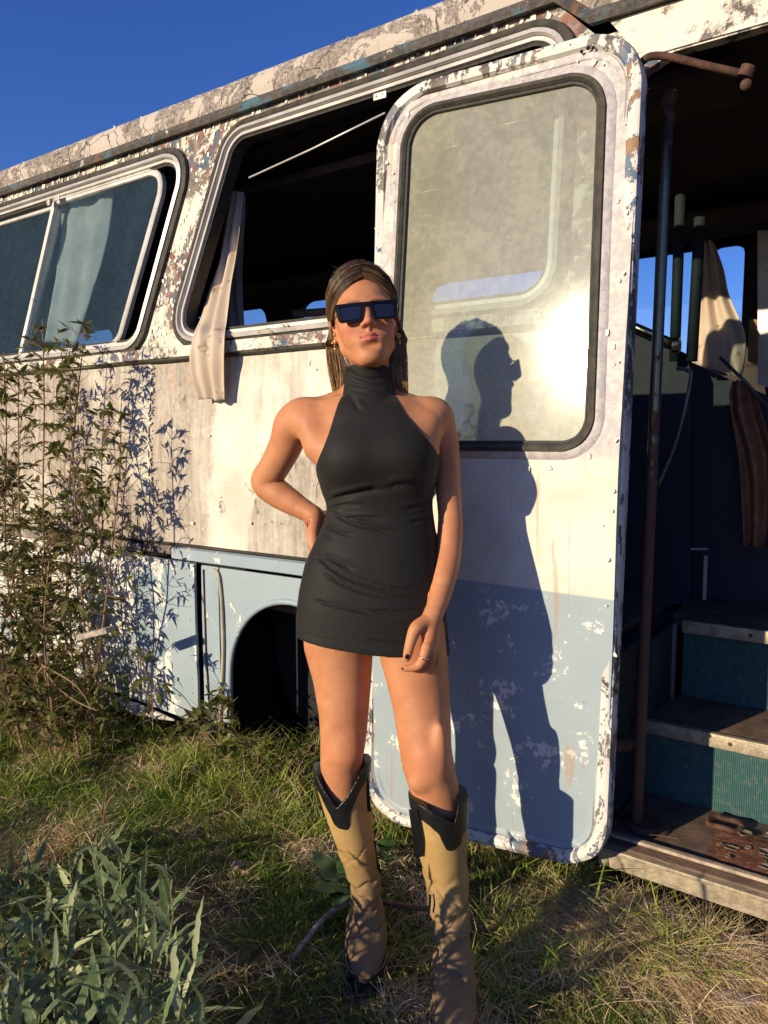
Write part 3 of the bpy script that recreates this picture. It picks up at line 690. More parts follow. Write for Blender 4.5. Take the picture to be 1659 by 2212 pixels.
# ================================================================ the woman
PD = 1.85                                                       # her distance from the camera along its horizontal axis
FW_ = np.array([-math.sin(YAW), math.cos(YAW), 0]); UR_ = np.array([math.cos(YAW), math.sin(YAW), 0])
def hdepth(px, py, D):
    r = np.array(ray(px, py)); t = D/np.dot(r, FW_); p = r*t
    return np.dot(p, UR_), CAM_H+p[2]
U0 = hdepth(800, 1400, PD)[0]
PO = FW_*PD + UR_*U0
def q(px, py, w=0.0):                                           # picture point at w metres in front of her middle -> her own frame
    u, z = hdepth(px, py, PD-w); return np.array([u-U0, -w, z])
PM = Matrix(((UR_[0], FW_[0], 0, PO[0]), (UR_[1], FW_[1], 0, PO[1]), (0, 0, 1, 0), (0, 0, 0, 1)))
def mm(px, D=PD): return px*D/FOC
woman = empty('person', (0, 0, 0), 'young woman in short black halter dress, sunglasses and tan cowboy boots, hand on hip', 'person')
woman.matrix_basis = PM
def wlink(o):                                                   # mesh already given in her own frame
    o.parent = woman; o.matrix_parent_inverse = Matrix(); return o

class Field:
    def __init__(s, lo, hi, res):
        s.lo = np.array(lo, np.float32); s.res = res; s.n = np.ceil((np.array(hi)-s.lo)/res).astype(int)+1
        s.ax = [s.lo[i]+res*np.arange(s.n[i], dtype=np.float32) for i in range(3)]
        s.f = np.full(tuple(s.n), 1.0, np.float32)
    def sub(s, lo, hi):
        a = [int(np.clip(math.floor((lo[i]-s.lo[i])/s.res), 0, s.n[i])) for i in range(3)]
        b = [int(np.clip(math.ceil((hi[i]-s.lo[i])/s.res)+1, 0, s.n[i])) for i in range(3)]
        if any(a[i] >= b[i] for i in range(3)): return None, None
        sl = tuple(slice(a[i], b[i]) for i in range(3))
        return sl, np.meshgrid(*[s.ax[i][a[i]:b[i]] for i in range(3)], indexing='ij', sparse=True)
    def blend(s, sl, d, k, mode):
        g = s.f[sl]
        if mode == 'u':
            h = np.maximum(k-np.abs(g-d), 0)/k; s.f[sl] = np.minimum(g, d)-h*h*k*.25
        elif mode == 's':
            d = -d; h = np.maximum(k-np.abs(g-d), 0)/k; s.f[sl] = np.maximum(g, d)+h*h*k*.25
        elif mode == 'a': s.f[sl] = g+d
    def cone(s, a, b, ra, rb, k=.01, mode='u'):
        a = np.array(a, float); b = np.array(b, float); m = max(ra, rb)+k+.006
        sl, G = s.sub(np.minimum(a, b)-m, np.maximum(a, b)+m)
        if sl is None: return
        v = b-a; L = float(v@v)+1e-9
        t = np.clip(((G[0]-a[0])*v[0]+(G[1]-a[1])*v[1]+(G[2]-a[2])*v[2])/L, 0, 1)
        d = np.sqrt((G[0]-a[0]-t*v[0])**2+(G[1]-a[1]-t*v[1])**2+(G[2]-a[2]-t*v[2])**2)-(ra+t*(rb-ra))
        s.blend(sl, d, k, mode)
    def chain(s, P, r, k=.01, n=0, kin=None):
        P = np.array(P, float); r = np.array(r, float)
        if n:
            P2 = smooth_path(list(P), n); r = np.interp(np.linspace(0, len(P)-1, n), np.arange(len(P)), r); P = P2
        for i in range(len(P)-1): s.cone(P[i], P[i+1], r[i], r[i+1], k if i == 0 else (kin or min(k, .004)))
    def ell(s, c, r, k=.01, mode='u', M=None):
        c = np.array(c, float); r = np.array(r, float); m = (max(r) if M is not None else r)+k+.006
        sl, G = s.sub(c-m, c+m)
        if sl is None: return
        X, Y, Z = G[0]-c[0], G[1]-c[1], G[2]-c[2]
        if M is not None: X, Y, Z = [X*M[0][i]+Y*M[1][i]+Z*M[2][i] for i in range(3)]
        k0 = np.sqrt((X/r[0])**2+(Y/r[1])**2+(Z/r[2])**2)+1e-6; k1 = np.sqrt((X/r[0]**2)**2+(Y/r[1]**2)**2+(Z/r[2]**2)**2)+1e-6
        s.blend(sl, k0*(k0-1)/k1, k, mode)
    def loft(s, rows, k=.01, axis=2, mode='u', off=0, pw=2.0):
        """rows: (t, c0, c1, a, b) along the axis, the two other axes in order"""
        rows = sorted(rows); A = np.array(rows, float); o = [i for i in range(3) if i != axis]
        lo = [0]*3; hi = [0]*3; lo[axis] = A[0, 0]-k; hi[axis] = A[-1, 0]+k
        for j, i in enumerate(o):
            lo[i] = (A[:, 1+j]-A[:, 3+j]).min()-k-.01-off; hi[i] = (A[:, 1+j]+A[:, 3+j]).max()+k+.01+off
        sl, G = s.sub(lo, hi)
        if sl is None: return
        T = G[axis]; t1 = T.ravel(); tt = np.linspace(A[0, 0], A[-1, 0], 300); ker = np.hanning(15); ker /= ker.sum()
        cs = []
        for j in range(1, 5):
            y = np.interp(tt, A[:, 0], A[:, j]); y = np.convolve(np.pad(y, 7, 'edge'), ker, 'valid'); cs.append(np.interp(t1, tt, y).reshape(T.shape))
        a = cs[2]+off; b = cs[3]+off; X = G[o[0]]-cs[0]; Y = G[o[1]]-cs[1]
        k0 = (np.abs(X/a)**pw+np.abs(Y/b)**pw)**(1/pw)+1e-6; k1 = np.sqrt((X/a**2)**2+(Y/b**2)**2)+1e-6
        d = np.where(k0 > .5, k0*(k0-1)/k1, (k0-1)*np.minimum(a, b))
        e = np.maximum(A[0, 0]-T, T-A[-1, 0]); d = np.where(e > 0, np.maximum(d, e), np.maximum(d, np.minimum(e, 0)*1.0))
        s.blend(sl, d.astype(np.float32), k, mode)
    def cut(s, g):                                              # intersection with g(x, y, z) <= 0
        G = np.meshgrid(*s.ax, indexing='ij', sparse=True); s.f = np.maximum(s.f, g(*G).astype(np.float32))
    def add(s, g):
        G = np.meshgrid(*s.ax, indexing='ij', sparse=True); s.f = s.f+g(*G).astype(np.float32)
    def nets(s):
        f = s.f; f[0] = f[-1] = 1; f[:, 0] = f[:, -1] = 1; f[:, :, 0] = f[:, :, -1] = 1
        ins = f < 0; nx, ny, nz = f.shape
        c = np.zeros((nx-1, ny-1, nz-1), np.uint8)
        for i in (0, 1):
            for j in (0, 1):
                for k in (0, 1): c += ins[i:nx-1+i, j:ny-1+j, k:nz-1+k]
        act = (c > 0) & (c < 8); I, J, K = np.nonzero(act)
        idx = np.full(c.shape, -1, np.int32); idx[I, J, K] = np.arange(len(I))
        cr = [(i, j, k) for i in (0, 1) for j in (0, 1) for k in (0, 1)]
        val = {q_: f[I+q_[0], J+q_[1], K+q_[2]] for q_ in cr}
        acc = np.zeros((len(I), 3), np.float32); cnt = np.zeros(len(I), np.float32)
        for a in cr:
            for ax in range(3):
                if a[ax] == 0:
                    b = list(a); b[ax] = 1; b = tuple(b); va, vb = val[a], val[b]; m = (va < 0) != (vb < 0)
                    t = np.where(m, va/(va-vb+1e-12), 0)
                    for d in range(3): acc[:, d] += np.where(m, a[d]+(t if d == ax else 0), 0)
                    cnt += m
        V = (acc/cnt[:, None]+np.stack([I, J, K], 1))*s.res+s.lo
        F = []
        for ax in range(3):
            o = [i for i in range(3) if i != ax]; sa = [slice(1, -1)]*3; sb = [slice(1, -1)]*3
            sa[ax] = slice(0, -1); sb[ax] = slice(1, None)
            A = ins[tuple(sa)]; B = ins[tuple(sb)]; e = np.nonzero(A != B); e = [e_.copy() for e_ in e]
            fl = A[tuple(e)]
            for d in o: e[d] += 1
            def at(d0, d1):
                g = list(e); g[o[0]] = g[o[0]]+d0; g[o[1]] = g[o[1]]+d1; return idx[tuple(g)]
            qd = np.stack([at(-1, -1), at(0, -1), at(0, 0), at(-1, 0)], 1)
            fl2 = fl if ax != 1 else ~fl
            qd[~fl2] = qd[~fl2][:, ::-1]; F.append(qd)
        F = np.vstack(F); F = F[(F >= 0).all(1)]
        return V, F
def relax(V, F, it=1, lam=.5):
    E = np.vstack([F[:, [0, 1]], F[:, [1, 2]], F[:, [2, 3]], F[:, [3, 0]]])
    for _ in range(it):
        acc = np.zeros_like(V); cnt = np.zeros(len(V), np.float32)
        for a, b in ((0, 1), (1, 0)):
            for d in range(3): acc[:, d] += np.bincount(E[:, a], V[E[:, b], d], len(V))
            cnt += np.bincount(E[:, a], minlength=len(V))
        V = V+lam*(acc/np.maximum(cnt, 1)[:, None]-V)
    return V

# ---- proportions traced row by row: (py, left, right, w, half depth)
def rows(tab, off=0):
    out = []
    for py, a, b, w_, dd in tab:
        A = q(a, py, w_); B = q(b, py, w_); out.append(((A[2]+B[2])/2, (A[0]+B[0])/2, -w_, (B[0]-A[0])/2+off, dd+off))
    return out
TORSO = rows([(858, 720, 880, -.015, .060), (872, 690, 915, -.01, .078), (900, 682, 930, -.005, .092), (935, 684, 936, 0, .100), (965, 684, 938, 0, .104), (991, 687, 944, 0, .104), (1027, 690, 941, 0, .100),
              (1061, 700, 932, 0, .093), (1084, 709, 929, 0, .088), (1105, 712, 930, 0, .085), (1140, 700, 935, .005, .088), (1174, 683, 941, .01, .094), (1217, 664, 947, .012, .102), (1272, 652, 953, .018, .106),
              (1310, 647, 957, .022, .106), (1360, 646, 962, .026, .103), (1400, 646, 966, .03, .100), (1440, 648, 969, .034, .098)])
LEG_A = rows([(1270, 664, 800, .015, .088), (1330, 654, 806, .018, .088), (1400, 657, 806, .02, .085), (1471, 677, 802, .03, .076), (1542, 689, 796, .04, .066), (1590, 692, 792, .05, .060), (1625, 692, 786, .052, .058), (1655, 692, 782, .048, .055), (1700, 699, 780, .045, .050), (1760, 714, 780, .045, .044), (1810, 735, 785, .05, .030), (1840, 745, 785, .055, .018)])
LEG_B = rows([(1270, 806, 950, .018, .090), (1330, 808, 962, .03, .090), (1420, 820, 967, .05, .086), (1472, 835, 970, .065, .078), (1542, 851, 973, .09, .069), (1613, 862, 975, .112, .063), (1655, 868, 982, .12, .060), (1704, 884, 991, .12, .056), (1746, 897, 996, .125, .054), (1800, 910, 994, .13, .048), (1850, 925, 992, .14, .036), (1890, 940, 985, .15, .022)])
def build_torso(F, off=0, bust=.035):
    F.loft(TORSO, .01, off=off, pw=2.25)
# breasts and back of the pelvis
    F.ell(q(752, 992, .062), (.060+off, .058+off, .058+off), .045)
    F.ell(q(876, 984, .062), (.062+off, .058+off, .058+off), .045)
    F.ell(q(800, 1320, -.04), (.15+off, .10+off, .10+off), .04)
ARM_R = ([q(650, 905, -.02), q(632, 918, -.025), q(617, 962, -.045), q(593, 1008, -.07), q(573, 1042, -.088), q(604, 1068, -.075), q(640, 1091, -.055), q(664, 1105, -.04), q(678, 1114, -.032)],
         [.046, .046, .0415, .0385, .036, .0365, .0295, .0245, .0215])
ARM_L = ([q(938, 902, -.02), q(950, 925, -.02), q(961, 965, -.02), q(967, 1045, -.015), q(972, 1110, -.005), q(972, 1150, .01), q(968, 1200, .035), q(961, 1241, .06), q(953, 1275, .085), q(945, 1303, .108), q(935, 1330, .128)],
         [.045, .040, .0345, .0315, .0295, .0305, .031, .029, .0265, .0235, .0205])
def build_arms(F):
    for A_, n_, c_ in ((ARM_R, 34, 3), (ARM_L, 36, 4)):
        P_ = smooth_path(A_[0], n_)[:-c_]; r_ = np.interp(np.linspace(0, len(A_[0])-1, n_), range(len(A_[0])), A_[1])[:-c_].copy(); r_[-6:] -= np.array([.0003, .0010, .0018, .0028, .004, .0055]); F.chain(P_, r_, .03, 0, .004)
# main body
lo = q(520, 2140, -.35)*1; 
FB = Field((-.36, -.25, .12), (.30, .22, 1.48), .0036)
build_torso(FB)
armz = q(797, 1010, .05)[2]
FB.add(lambda x, y, z: .013*np.clip((armz-z)/.05, 0, 1)+0*x)
hemz = q(797, 1345, .03)[2]
FB.cut(lambda x, y, z: hemz-z+0*x)
for sgn, sx in ((-1, 650), (1, 935)):
    FB.chain([q(797, 850, -.025), q(797+sgn*48, 874, -.025), q(797+sgn*98, 890, -.02), q(sx, 902, -.02)], [.046, .036, .034, .038], .03, 12, .015)
    FB.cone(q(797+sgn*30, 868, .030), q(797+sgn*120, 876, .010), .009, .009, .018)
    FB.cone(q(797+sgn*128, 915, .02), q(797+sgn*115, 965, .045), .036, .03, .04)
FB.cone(q(797, 790, -.02), q(797, 870, -.03), .044, .052, .03)
build_arms(FB)
FB.loft(LEG_A, .02); FB.loft(LEG_B, .02)
FB.ell(q(750, 1618, .085), (.030, .022, .034), .03); FB.ell(q(927, 1648, .157), (.030, .020, .036), .035)
FB.ell(q(722, 1590, .08), (.018, .014, .05), .02); FB.ell(q(950, 1610, .16), (.016, .014, .05), .02)
FB.ell(q(905, 1690, .165), (.022, .016, .02), .02)
bV, bF = FB.nets(); bV = relax(bV, bF, 1, .5)
# ---- hands
def nailpos(a, b, r, s=.5): return a
FH = Field(q(862, 1452, .02)-np.array([.01, .17, .012]), q(965, 1245, .0)+np.array([.02, .02, .0]), .0014)
wr = q(935, 1330, .128)
rr0 = np.interp(np.linspace(0, len(ARM_L[0])-1, 36), range(len(ARM_L[0])), ARM_L[1])[-12:].copy(); rr0[:4] -= (.005, .0028, .0010, .0003)
FH.chain(smooth_path(ARM_L[0], 36)[-12:], rr0, .004)
kn = {'i': q(921, 1398, .158), 'm': q(932, 1404, .150), 'r': q(940, 1403, .132), 'p': q(943, 1394, .112)}
FH.cone(wr, q(927, 1368, .145), .0205, .019, .012)
for key, r0, r1 in (('i', .0135, .0115), ('m', .0135, .0112), ('r', .013, .0108), ('p', .012, .010)):
    FH.cone(q(932, 1345, .130), kn[key], r0, r1, .012)
FH.chain([q(926, 1340, .138), q(905, 1352, .155), q(894, 1366, .163), q(884.5, 1397, .168), q(879, 1422, .165)], [.015, .0145, .0125, .0100, .0082], .014, 18, .006)
FH.chain([kn['i'], q(915, 1420, .163), q(906, 1436, .160), q(893, 1442, .160), q(871, 1444.5, .158)], [.0115, .0102, .0095, .0083, .0062], .008, 18, .004)
FH.chain([kn['m'], q(931, 1426, .146), q(921, 1446, .135), q(903, 1436, .120), q(894, 1418, .122)], [.0112, .010, .0094, .0085, .0072], .003, 16, .004)
FH.chain([kn['r'], q(940, 1424, .120), q(931, 1441, .105), q(912, 1430, .095), q(903, 1415, .100)], [.0108, .0096, .009, .008, .007], .004, 16, .004)
FH.chain([kn['p'], q(938, 1412, .100), q(930, 1425, .088), q(920, 1418, .082), q(912, 1408, .086)], [.010, .0086, .008, .0072, .0062], .004, 14, .004)
for key in 'imrp': FH.ell(kn[key]+np.array([.001, -.004, .002]), (.007, .006, .007), .008)
hV, hF = FH.nets(); hV = relax(hV, hF, 1, .4)
lo_ = q(612, 1215, -.05); hi_ = q(752, 1058, -.05)
FG = Field((lo_[0]-.02, -.06, lo_[2]), (hi_[0], .17, hi_[2]+.01), .0014)
rr0 = np.interp(np.linspace(0, len(ARM_R[0])-1, 34), range(len(ARM_R[0])), ARM_R[1])[-10:].copy(); rr0[:4] -= (.005, .0028, .0010, .0003)
FG.chain(smooth_path(ARM_R[0], 34)[-10:], rr0, .004)
wr2 = ARM_R[0][-1]
FG.cone(wr2, q(692, 1122, -.045), .021, .019, .012)
kn2 = [q(706, 1112, -.085), q(704, 1124, -.088), q(702, 1136, -.086), q(700, 1148, -.080)]
for i, p in enumerate(kn2):
    FG.cone(q(684, 1118, -.04), p, .0145, .0115, .012)
    e1 = q(722, 1120+13*i, -.112); e2 = q(742, 1132+13*i, -.118)
    FG.chain([p, e1, e2, q(752, 1140+13*i, -.118)], [.011, .0098, .0088, .007], .006, 12, .004)
FG.chain([q(680, 1116, -.034), q(678, 1132, -.022), q(676, 1152, -.006), q(677.5, 1176, .010), q(682.5, 1198, .018)], [.019, .0165, .0138, .0122, .0092], .012, 20, .006)
gV, gF = FG.nets(); gV = relax(gV, gF, 1, .4)
# ---- head
HS = .0105
ROLL, HPITCH, HYAW = R(6.3), R(9.5), R(6)
HM = np.array(Matrix.Rotation(-ROLL, 3, 'Y') @ Matrix.Rotation(HYAW, 3, 'Z') @ Matrix.Rotation(-HPITCH, 3, 'X'))
# head frame: x her left (picture right), y backwards, z up, in cm*1.05 ; forward is -y
HB = q(790, 657, .075) - HM @ (np.array([0, -8.1, 2.0])*HS)
def hp(x, fwd, z): return HB + HM @ (np.array([x, -fwd, z])*HS)
class HField(Field): pass
HF = HField((-9.6, -12.6, -14), (9.6, 9.6, 13), .155)
h = HF
h.ell((0, 1.2, 3.6), (7.15, 9.0, 8.3), .5)
h.ell((0, -2.6, 3.4), (6.3, 5.9, 6.2), 2.0)                     # forehead
h.ell((0, -2.0, -1.2), (6.1, 6.0, 7.2), 2.0)                   # mid face
for s_ in (-1, 1):
    h.ell((s_*4.3, -4.7, -2.0), (1.9, 1.9, 1.7), 1.6)           # cheekbone
    h.ell((s_*3.1, -4.3, -4.6), (1.95, 2.0, 2.6), 2.0)           # cheek
    h.cone((s_*4.75, -.5, -5.6), (s_*1.6, -5.3, -9.5), 1.05, 1.15, 1.8)
    h.cone((s_*5.7, .8, -2.0), (s_*4.8, -.4, -5.8), 1.15, 1.0, 1.6)
    h.ell((s_*2.7, -7.0, 2.55), (2.4, 1.0, .75), 1.2)           # brow
    h.ell((s_*3.0, -8.6, .75), (1.75, 1.6, 1.05), 1.4, 's')     # socket
h.ell((0, -4.6, -8.6), (2.9, 2.6, 2.0), 2.0)
h.ell((0, -6.35, -9.4), (1.55, 1.2, 1.15), 1.4)                 # chin
h.ell((0, -5.9, -6.2), (2.9, 1.8, 2.2), 1.8)                    # muzzle
h.cone((0, -6.9, 2.0), (0, -8.6, -1.6), .75, .78, 1.0)          # nose
h.ell((0, -9.35, -2.25), (.98, .88, .80), .7)
for s_ in (-1, 1):
    h.ell((s_*1.15, -8.25, -2.65), (.70, .95, .62), .5)
    h.ell((s_*.62, -9.0, -3.3), (.30, .52, .42), .22, 's')
h.cone((0, -8.1, -3.2), (0, -7.75, -4.5), .28, .26, .6)
for s_ in (-1, 1):                                              # lips
    h.chain([(0, -7.98, -4.98), (s_*.7, -7.92, -4.82), (s_*1.5, -7.4, -5.02), (s_*2.3, -6.55, -5.32)], [.29, .33, .28, .15], .35, 9, .2)
    h.chain([(0, -7.95, -5.98), (s_*.9, -7.72, -5.92), (s_*1.7, -7.1, -5.58), (s_*2.3, -6.55, -5.36)], [.46, .43, .31, .15], .35, 9, .2)
    h.chain([(0, -8.62, -5.37), (s_*1.1, -8.28, -5.33), (s_*2.3, -7.0, -5.36)], [.13, .13, .10], .01, 7, .01) if False else None
for s_ in (-1, 1):
    for i in range(8):
        a = i/7; h.ell((s_*2.25*a, -8.52+1.55*a*a, -5.38), (.22, .30, .085), .12, 's')
h.ell((0, -7.55, -7.3), (1.6, .5, .45), 1.2, 's')
for s_ in (-1, 1):                                              # eye balls closed lids
    h.ell((s_*3.05, -6.55, .72), (1.28, 1.2, 1.15), .25)
# ears
for s_ in (-1, 1):
    c = np.array([s_*7.0, .9, -1.2])
    for a0 in range(14):
        a = -1.9+a0*.33
        p = c+np.array([s_*(.65+.35*math.sin(a*.5+.6)), -math.cos(a)*1.35*(-1)-.2, math.sin(a)*2.35+.35]); a2 = a+.33
        p2 = c+np.array([s_*(.65+.35*math.sin(a2*.5+.6)), -math.cos(a2)*1.35*(-1)-.2, math.sin(a2)*2.35+.35])
        h.cone(p, p2, .30, .30, .25)
    h.ell(c+np.array([s_*.05, .25, .3]), (.55, 1.3, 2.2), .5)
    h.ell(c+np.array([s_*.45, -.35, -2.25]), (.42, .62, .75), .5)
    h.ell(c+np.array([s_*.75, .1, .1]), (.42, .62, 1.0), .3, 's')
    h.ell(c+np.array([s_*.35, -1.0, -.4]), (.3, .3, .5), .3)
h.cone((0, 1.0, -6), (.4, 2.4, -11.5), 4.6, 4.2, 2.0)            # neck
h.ell((0, -2.4, -8.3), (3.6, 3.4, 1.6), 2.2)
fV, fF = h.nets(); fV = relax(fV, fF, 1, .5)
# colouring attributes in the head frame
def ellm(c, r, soft=.25):
    d = np.sqrt((((fV-np.array(c))/np.array(r))**2).sum(1)); return np.clip((1+soft-d)/soft, 0, 1)
ax = np.abs(fV[:, 0]); 
upz = -4.98+.20*np.exp(-((ax-.62)/.45)**2)-.10*np.exp(-(ax/.25)**2)+.42-.30*(ax/2.35)**2-.12*(ax/2.3)**6
loz = -6.62+1.22*np.clip(ax/2.35, 0, 1)**2.1
lip = np.clip((upz-fV[:, 2])/.10, 0, 1)*np.clip((fV[:, 2]-loz)/.10, 0, 1)*(ax < 2.4)*(fV[:, 1] < -6.2)
bl = 2.55+.18*np.sin(np.clip((ax-1.2)/3.4, 0, 1)*2.4)-.22*np.clip((ax-3.4)/1.4, 0, 1)
brow = np.exp(-((fV[:, 2]-bl)/.30)**2)*np.clip((ax-1.1)/.5, 0, 1)*np.clip((5.0-ax)/.9, 0, 1)*(fV[:, 1] < -4.8)
blush = np.maximum(ellm((-4, -5.5, -2.6), (2.2, 2.6, 2.0), .9), ellm((4, -5.5, -2.6), (2.2, 2.6, 2.0), .9))*.5+ellm((0, -9.2, -2.2), (1.2, 1.2, 1.0), .8)*.5
fVw = HB + (fV*HS) @ HM.T
Vall = np.vstack([bV, hV, gV, fVw]); o1 = len(bV); o2 = o1+len(hV); o3 = o2+len(gV)
Fall = np.vstack([bF, hF+o1, gF+o2, fF+o3])
def skin_mat():
    t = NT('tanned_skin'); n = t.noise(14, 6, .6); f = t.noise(170, 5, .7)
    c = t.mix(t.step(n, .35, .68), (.47, .190, .086), (.56, .248, .120))
    c = t.mix(t.ma('MULTIPLY', t.step(t.noise(45, 7, .7), .45, .75), .35), c, (.46, .16, .085))
    c = t.mix(t.attr('blush'), c, (.58, .185, .11))
    c = t.mix(t.attr('lip'), c, (.50, .135, .105))
    c = t.mix(t.ma('MULTIPLY', t.attr('brow'), t.ma('ADD', .35, t.ma('MULTIPLY', f, .6))), c, (.10, .055, .03))
    mole = t.step(t.vor(9, 'F1', t.map((1, 1, 1), loc=(3.3, 1.2, .4))), .035, .022); mk = t.step(t.noise(4, 1, .5), .55, .6)
    c = t.mix(t.ma('MULTIPLY', t.ma('MULTIPLY', mole, mk), .6), c, (.16, .06, .03))
    return t.done(c, t.ma('ADD', .50, t.ma('MULTIPLY', f, .10)), t.bump(t.ma('ADD', t.ma('MULTIPLY', f, .7), n), .20, .002), Subsurface_Weight=.10, Subsurface_Radius=(.5, .2, .1), Subsurface_Scale=.02, Specular_IOR_Level=.30)
M_SKIN = skin_mat()
body = wlink(npmesh('body', Vall, Fall, M_SKIN, None, True))
z0 = np.zeros(o3)
colattr(body, 'lip', np.concatenate([z0, lip])); colattr(body, 'brow', np.concatenate([z0, brow]))
kn_bl = np.zeros(o3); 
for c, r in ((q(750, 1620, .09), .07), (q(927, 1650, .17), .07), (q(905, 1400, .15), .05)):
    kn_bl = np.maximum(kn_bl, np.clip(1-np.linalg.norm(Vall[:o3]-c, axis=1)/r, 0, 1)*.35)
colattr(body, 'blush', np.concatenate([kn_bl, blush]))
fixn(body)
# eyes
for s_ in (-1, 1):
    bm = bmesh.new(); bmesh.ops.create_uvsphere(bm, u_segments=20, v_segments=12, radius=1.12*HS, matrix=Matrix.Translation(Vector(hp(s_*3.05, 6.75, .72))))
    wlink(bmobj('eye', bm, simple('eye_white', (.6, .56, .5), .2, .05), None, True))

# ---- dress
def black_cloth():
    t = NT('black_jersey'); n = t.noise(260, 3, .6); m = t.noise(7, 5, .6)
    c = t.mix(t.step(m, .3, .7), (.008, .0073, .0070), (.0135, .0120, .0112))
    c = t.mix(t.ma('MULTIPLY', t.step(n, .45, .7), .35), c, (.028, .024, .022))
    return t.done(c, .70, t.bump(n, .3, .0014), Sheen_Weight=.06, Sheen_Roughness=.5, Specular_IOR_Level=.26)
M_DRESS = black_cloth()
FD = Field((-.21, -.20, .60), (.21, .20, 1.58), .0030)
build_torso(FD, .006)
FD.ell(q(814, 985, .066), (.085, .050, .045), .05)
CR = [([(709, 1083), (745, 1070), (800, 1057), (838, 1059)], .0075, .007), ([(838, 1050), (880, 1044), (925, 1052)], .005, .008),
      ([(712, 1100), (745, 1090), (785, 1090)], .006, .004), ([(713, 1108), (760, 1128), (820, 1142), (870, 1152)], .0065, .0045),
      ([(735, 1120), (790, 1117), (830, 1120)], .005, .004), ([(698, 1134), (735, 1148), (765, 1156)], .006, .004), ([(694, 1152), (720, 1164)], .005, .004),
      ([(686, 1202), (715, 1222), (760, 1245), (830, 1262), (905, 1270)], .0085, .0045), ([(690, 1198), (740, 1214), (765, 1226)], .0065, .004),
      ([(705, 1238), (760, 1262), (820, 1278), (900, 1290)], .0075, .0045),
      ([(690, 1294), (740, 1302), (800, 1314), (885, 1325)], .007, .0045), ([(770, 1308), (840, 1310), (915, 1314)], .005, .004),
      ([(800, 1370), (860, 1380), (900, 1384)], .003, .006), ([(748, 840), (765, 870), (785, 895)], .004, .005), ([(748, 835), (790, 848), (815, 850)], .004, .004),
      ([(752, 800), (775, 812), (800, 818), (835, 812)], .004, .005), ([(752, 822), (780, 832), (830, 834)], .004, .005), ([(925, 1085), (900, 1095), (870, 1098)], .004, .005),
      ([(930, 1120), (900, 1126), (880, 1126)], .004, .004)]
def crease(x, y, z):
    out = np.zeros(np.broadcast(x, y, z).shape, np.float32)[:, :1, :]*0
    X = x[:, :, 0] if x.ndim == 3 else x; x2 = x.reshape(-1, 1); z2 = z.reshape(1, -1); d0 = np.zeros((x2.shape[0], z2.shape[1]), np.float32)
    for pts, dp, wd in CR:
        P = [q(a, b, .08) for a, b in pts]; P = smooth_path(P, 14); best = np.full(d0.shape, 9., np.float32); side = np.zeros_like(d0); tb = np.zeros_like(d0)
        for i in range(13):
            a = P[i]; b = P[i+1]; vx, vz = b[0]-a[0], b[2]-a[2]; L = vx*vx+vz*vz
            t = np.clip(((x2-a[0])*vx+(z2-a[2])*vz)/L, 0, 1); dx = x2-a[0]-t*vx; dz = z2-a[2]-t*vz; d = np.sqrt(dx*dx+dz*dz)
            m = d < best; best = np.where(m, d, best); side = np.where(m, dz, side); tb = np.where(m, (i+t)/13, tb)
        fade = np.clip(np.minimum(tb*5+.35, (1-tb)*3.0), 0, 1)
        dp = dp*1.1; d0 += fade*(dp*np.exp(-(best/wd)**2)-dp*.75*np.exp(-((side-wd*1.7)/(wd*1.1))**2)*(best < wd*4)*np.exp(-(best/(wd*3))**2))
    return d0[:, None, :]*np.clip((-y+.01)/.03, 0, 1)
def interp_px(tab, w_=.08, col=0):
    P = np.array([q(a, b, w_) for a, b in tab]); o = np.argsort(P[:, 2]); return P[o, 2], P[o, 0]
zl, xl = interp_px([(747, 815), (743, 833), (728, 874), (711, 934), (700, 965), (688, 990), (676, 1015), (640, 1030), (500, 1040)])
zr, xr = interp_px([(845, 815), (849, 841), (875, 894), (905, 928), (932, 959), (950, 980), (975, 1000), (1100, 1010)])
def halter(x, y, z):
    a = np.interp(z.ravel(), zl, xl).reshape(z.shape); b = np.interp(z.ravel(), zr, xr).reshape(z.shape)
    c = np.maximum(a-x, x-b)*.85; return np.where(z > zl[0]-.005, c, -1)
FD.cut(halter)
ctop = q(797, 846, .04)[2]
FD.cut(lambda x, y, z: z-ctop)
FD.chain([q(793, 776, -.004), q(795, 812, -.008), q(797, 838, -.010), q(798, 862, -.004), q(800, 890, .008)], [.0520, .0515, .0545, .062, .066], .02, 14, .012)
FD.add(lambda x, y, z: .0018*np.sin(z*230+x*60+np.sin(x*40+y*30)*1.6)*np.clip((z-1.43)/.02, 0, 1)*np.clip((1.50-z)/.02, .4, 1))
cz = q(793, 791, .05)[2]
FD.cut(lambda x, y, z: z-(cz+.02*x-.15*y+.0))
hx = np.array([q(a, b, .12) for a, b in ((600, 1384), (651, 1391), (700, 1400), (807, 1415), (890, 1421), (967, 1427), (1010, 1430))])
FD.add(lambda x, y, z: .0011*np.exp(-((z-np.interp(x.ravel(), hx[:, 0], hx[:, 2]).reshape(x.shape)-.022+.10*(y+.12))/.0022)**2))
FD.cut(lambda x, y, z: np.interp(x.ravel(), hx[:, 0], hx[:, 2]).reshape(x.shape)+(-.10*(y+.12))-z)
FD.add(crease)
dV, dF = FD.nets(); dV = relax(dV, dF, 2, .5)
dress = wlink(npmesh('dress', dV, dF, M_DRESS, None, True)); fixn(dress)
hem = [q(a, b, 0) for a, b in ()]
st = [q(688, 1042, .02), q(684, 1052, .02), q(685, 1062, .02), q(684, 1076, .02)]
V, F, T = tube_vf(smooth_path(st, 12), .0009, 6); wlink(npmesh('loose_thread', V, [F, T], M_DRESS, None, True))
# collar opening is covered by the neck

